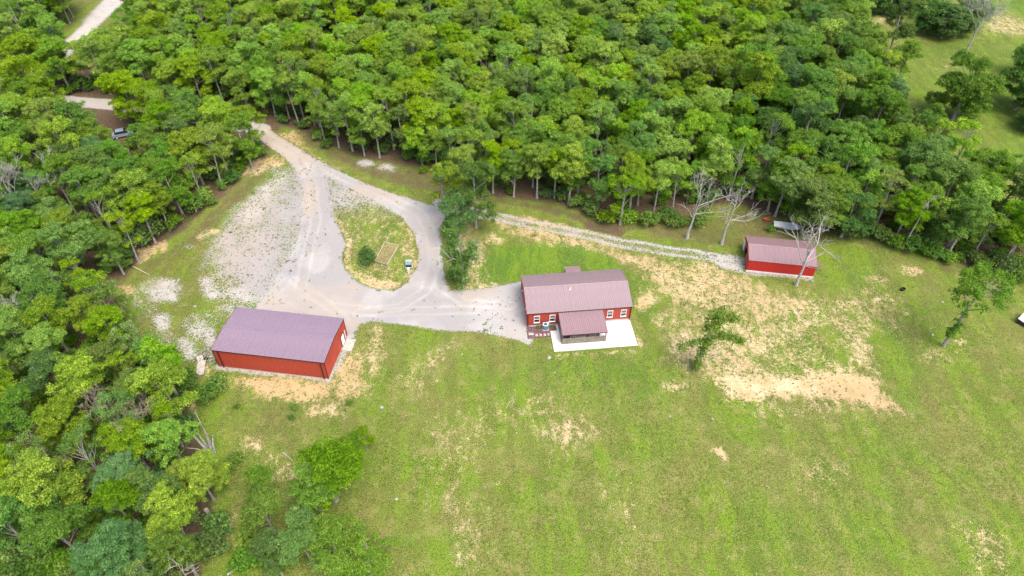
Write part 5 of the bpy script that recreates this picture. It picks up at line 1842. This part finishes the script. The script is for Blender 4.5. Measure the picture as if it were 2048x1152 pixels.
def rock_mesh(seed, r, flat=.6):
    rs = np.random.default_rng(seed)
    import bmesh
    bm = bmesh.new()
    bmesh.ops.create_icosphere(bm, subdivisions=2, radius=r)
    for v in bm.verts:
        k = 1 + .28 * math.sin(v.co.x / r * 2.3 + seed) * math.cos(v.co.y / r * 2.9 + seed * 2) + rs.normal() * .06
        v.co *= k
        v.co.z *= flat
    me = bpy.data.meshes.new('rock')
    bm.to_mesh(me)
    bm.free()
    return me


rocks = [(793, 998, .32, 'rock', 'white rock lying on the lawn near the lower trees'), (983, 567, .35, 'rock', 'pale rock at the drive edge left of the house'),
         (745, 530, .01, 'rock', ''), (728, 531, .3, 'rock', 'pale rock at the foot of the island shrub'), (1110, 745, .22, 'rock', 'small pale rock on the lawn below the patio'),
         (1098, 716, .5, 'rock_grey', 'grey rock heap at the lawn edge below the patio corner'), (521, 518, .55, 'rock_grey', 'dark rock on the pinkish gravel flat'),
         (345, 613, .01, 'rock', ''), (390, 613, .3, 'rock', 'white rock in the grass west of the garage'), (1865, 670, .3, 'rock', 'white rock near the foot of the ivy-clad tree'),
         (1860, 657, .22, 'rock', 'small pale rock just beyond the white rock by ivy-clad tree'), (1885, 604, .28, 'rock', 'pale rock on the lawn beyond the ivy-clad tree'),
         (1340, 833, .25, 'rock', 'pale stone on the lawn below the small bare patch'), (1425, 838, .22, 'rock', 'small pale stone on lawn below the bare soil patch'),
         (344, 726, .45, 'rock', 'white rock at the wood edge left of the garage'), (763, 815, .4, 'rock_grey', 'dark stone in the rough grass east of the garage dirt'),
         (924, 709, .25, 'rock_grey', 'small dark stone on the lawn south of the drive'), (560, 600, .3, 'rock_grey', 'rusty dark clod on the gravel behind the garage'),
         (1408, 455, .3, 'rock', 'pale stone on the grass right of the drooping leafless tree')]
for i, (px, py, r, mt, lab) in enumerate(rocks):
    if r < .05:
        continue
    r *= .7
    me = rock_mesh(200 + i, r)
    o = link_mesh('rock', me, None, M[mt])
    o.location = G(px, py) + Vector((0, 0, r * .15))
    o.rotation_euler = (0, 0, i * 1.3)
    tag(o, lab, 'rock', 'loose rocks')

# black tub on the lawn
tb = MB()
ring = lambda rx, ry, z: [(rx * math.cos(t), ry * math.sin(t), z) for t in np.linspace(0, 6.283, 17)[:-1]]
rings = [ring(.42, .28, 0), ring(.52, .36, .34), ring(.48, .32, .34), ring(.38, .25, .06)]
for r_ in rings:
    tb.v += r_
for k in range(3):
    for s in range(16):
        s2 = (s + 1) % 16
        tb.f.append((k * 16 + s, k * 16 + s2, (k + 1) * 16 + s2, (k + 1) * 16 + s))
tb.f.append(tuple(48 + s for s in range(16)))
tub = tb.build('black_tub', M['black'])
tub.location = G(1805, 580)
tub.rotation_euler = (0, 0, .5)
tag(tub, 'small black oval tub lying on the lawn right of the shed', 'tub')
rt = link_mesh('red_tub', tub.data.copy(), None)
rt.data.materials.clear()
rt.data.materials.append(M['red_plastic'])
rt.location = G(1533, 441)
rt.scale = (1.5, 1.3, 1.2)
tag(rt, 'faded red tub at the wood edge behind the shed', 'tub')

# blue-roofed hutch at the right edge
ht = empty('hutch', G(2052, 646), math.radians(38), 'low hutch with pale blue sloping roof at the right picture edge', 'hutch')
MB().prism([(-1.0, -.05), (1.0, -.05), (1.0, .95), (-1.0, .6)], -1.3, 1.3, 'x').build('walls', M['trim_dark'], ht)
MB().prism([(-1.1, .60), (1.1, .985), (1.1, 1.04), (-1.1, .655)], -1.4, 1.4, 'x').build('roof', M['blue_metal'], ht)
MB().box(-1.42, 1.42, 1.08, 1.14, .93, 1.08).build('roof_trim', M['white'], ht)

# white boat under the trees behind the shed
bt = empty('boat', G(1574, 458), math.radians(-14), 'long white boat under the trees behind the shed', 'boat')
hull = MB()
secs = []
for t in np.linspace(0, 1, 9):
    x = -2.6 + 5.2 * t
    wv = .85 * (1 - max(0, (t - .45) / .55) ** 2.2) + .02
    secs.append([(x, -wv, .85 + .12 * t), (x, -wv * .8, .45), (x, 0, .30 + .25 * max(0, t - .7)), (x, wv * .8, .45), (x, wv, .85 + .12 * t)])
for s in secs:
    hull.v += s
for i in range(len(secs) - 1):
    for j in range(4):
        hull.f.append((i * 5 + j, (i + 1) * 5 + j, (i + 1) * 5 + j + 1, i * 5 + j + 1))
hull.f.append((0, 1, 2, 3, 4))
hull.build('hull', M['boat_white'], bt)
dk = MB()
for s in secs:
    dk.v += [(s[0][0], s[0][1] * .96, s[0][2] - .04), (s[4][0], s[4][1] * .96, s[4][2] - .04)]
for i in range(len(secs) - 1):
    dk.f.append((2 * i, 2 * i + 2, 2 * i + 3, 2 * i + 1))
dk.build('cover', M['boat_white'], bt)
for sx in (-1.6, 1.2):
    MB().box(sx - .1, sx + .1, -.7, .7, -.05, .42).build('support', M['wood_brown'], bt)

# parked car in the wood
cr = empty('parked_car', G(248, 272), math.radians(25), 'blue-grey car parked under the trees of the left wood', 'car')
body = [(-2.2, .35), (2.2, .35), (2.25, .75), (2.05, .95), (1.15, 1.02), (-1.9, 1.05), (-2.25, .85)]
MB().prism(body, -.88, .88, 'y').build('body', M['car_paint'], cr)
cab = [(-1.75, 1.05), (1.1, 1.03), (.45, 1.58), (-1.3, 1.62)]
cb = MB().prism(cab, -.78, .78, 'y').build('cabin', M['glass'], cr)
MB().box(-1.28, .42, -.76, .76, 1.60, 1.66).build('roof', M['car_paint'], cb)
for sx in (-1.4, 1.4):
    for sy in (-.86, .86):
        w = MB().prism([(sx + .34 * math.cos(t), .34 + .34 * math.sin(t)) for t in np.linspace(0, 6.283, 17)[:-1]], sy - .11, sy + .11, 'y').build('wheel', M['rubber'], cr)
        MB().prism([(sx + .2 * math.cos(t), .34 + .2 * math.sin(t)) for t in np.linspace(0, 6.283, 13)[:-1]], sy - .125, sy + .125, 'y').build('rim', M['boat_white'], w)


def mound(name, loc, rx, ry, h, mat, label):
    rs = np.random.default_rng(int(abs(loc[0]) * 10))
    m = MB()
    R_, S_ = 6, 16
    for i in range(R_ + 1):
        t = i / R_
        for s in range(S_):
            a = 2 * math.pi * s / S_
            k = t * (1 + .12 * math.sin(3 * a) + .05 * rs.normal())
            m.v.append((rx * k * math.cos(a), ry * k * math.sin(a), h * (1 - t ** 2.4) + .06 * rs.normal() * (t < .95)))
    for i in range(R_):
        for s in range(S_):
            s2 = (s + 1) % S_
            m.f.append((i * S_ + s, (i + 1) * S_ + s, (i + 1) * S_ + s2, i * S_ + s2))
    o = m.build(name, M[mat], None, True)
    o.location = loc
    return tag(o, label, 'tarpaulin')


mound('tarpaulin_heap', G(680, 118), 1.6, 1.2, 1.6, 'tarp_blue', 'blue tarpaulin-covered heap glimpsed in the far wood')
mound('tarpaulin_heap', G(716, 92), 1.8, 1.4, 2.4, 'tarp_green', 'teal tarpaulin-covered heap glimpsed in the far wood')

# ------------------------------------------------------------------ grass tufts and weeds
rs = np.random.default_rng(404)
NT_ = 170000
X = rs.uniform(-75, 95, NT_)
Y = rs.uniform(30, 150, NT_)
pj = np.array([proj((x, y, 0.0)) for x, y in zip(X, Y)])
keep = (pj[:, 0] > -20) & (pj[:, 0] < 2068) & (pj[:, 1] > 200) & (pj[:, 1] < 1180)
X, Y = X[keep], Y[keep]
Lt = ground_layers(X, Y)
p = np.clip(.28 * (1 - Lt['gravel']), 0, 1) * np.where(Lt['soil'] > .85, .45, 1.0)
p = np.where(Lt['gravel'] > .9, .012, np.where(Lt['gravel'] > .35, .30 * (fbm(X * .35, Y * .35, 61, 3) > .48) + .06, p))
p = np.maximum(p, np.where(Lt['soil'] > .8, .14, np.clip((Lt['soil'] - .2) * .7, 0, .24)))
p *= np.where(Lt['litter'] > .7, .35, 1)
keep = rs.random(len(X)) < p
# keep clear of the buildings
for (ox, oy, ang, L_, W_, lo_v) in ((2.43, 77.18, 5.69, 17.37, 9.22, -5.7), (-45.76, 68.82, -8.14, 17.93, 9.28, 0), (41.92, 91.13, -8.85, 11.74, 6.93, 0)):
    a = math.radians(ang)
    uu = (X - ox) * math.cos(a) + (Y - oy) * math.sin(a)
    vv = -(X - ox) * math.sin(a) + (Y - oy) * math.cos(a)
    keep &= ~((uu > -.3) & (uu < L_ + .3) & (vv > lo_v - .1) & (vv < W_ + .3))
X, Y = X[keep], Y[keep]
weed = (Lt['gravel'][keep] > .3) | (Lt['soil'][keep] > .3)
n = len(X)
B = 5
size = np.where(weed, rs.uniform(.10, .26, n), rs.uniform(.07, .16, n)) * np.where(rs.random(n) < .04, 1.8, 1.0)
ang = rs.random((n, B)) * 6.283
d = np.stack([np.cos(ang), np.sin(ang)], -1)
perp = np.stack([-d[..., 1], d[..., 0]], -1)
sz = size[:, None, None]
base = np.stack([X, Y], -1)[:, None, :] + d * sz * .15
v0 = np.concatenate([base - perp * sz * .28, np.full((n, B, 1), -.03)], -1)
v1 = np.concatenate([base + perp * sz * .28, np.full((n, B, 1), -.03)], -1)
hgt = (size[:, None] * rs.uniform(.3, .65, (n, B)))[..., None]
v2 = np.concatenate([base + d * sz * rs.uniform(.5, 1.1, (n, B, 1)), hgt], -1)
V = np.stack([v0, v1, v2], 2).reshape(-1, 3)
me = bpy.data.meshes.new('grass')
nf = n * B
me.vertices.add(len(V)); me.vertices.foreach_set("co", V.astype(np.float32).ravel())
me.loops.add(nf * 3); me.loops.foreach_set("vertex_index", np.arange(nf * 3, dtype=np.int32))
me.polygons.add(nf)
me.polygons.foreach_set("loop_start", np.arange(0, nf * 3, 3, dtype=np.int32))
me.polygons.foreach_set("loop_total", np.full(nf, 3, dtype=np.int32))
at = me.attributes.new("tone", 'FLOAT_COLOR', 'POINT')
col = np.ones((len(V), 4), np.float32)
col[:, 0] = np.repeat(rs.random(n), B * 3)
col[:, 1] = np.repeat(weed.astype(np.float32), B * 3)
at.data.foreach_set("color", col.ravel())
me.update(); me.validate()


def grass_mat():
    t = NT('grass_tufts')
    a = t.node("ShaderNodeAttribute", attribute_name="tone")
    s = t.node("ShaderNodeSeparateColor"); t.l.new(a.outputs["Color"], s.inputs[0])
    c = t.mix(s.outputs[0], (0.10, 0.145, 0.022), (0.22, 0.24, 0.06))
    w = t.mix(s.outputs[0], (0.065, 0.10, 0.024), (0.17, 0.20, 0.06))
    c = t.mix(s.outputs[1], c, w)
    return t.out(t.principled(c, .8, .15))


me.materials.append(grass_mat())
gr = link_mesh('grass', me)
tag(gr, 'grass tufts and weeds over the lawn and gravel edges', 'grass', kind='stuff')
print('tufts', n)
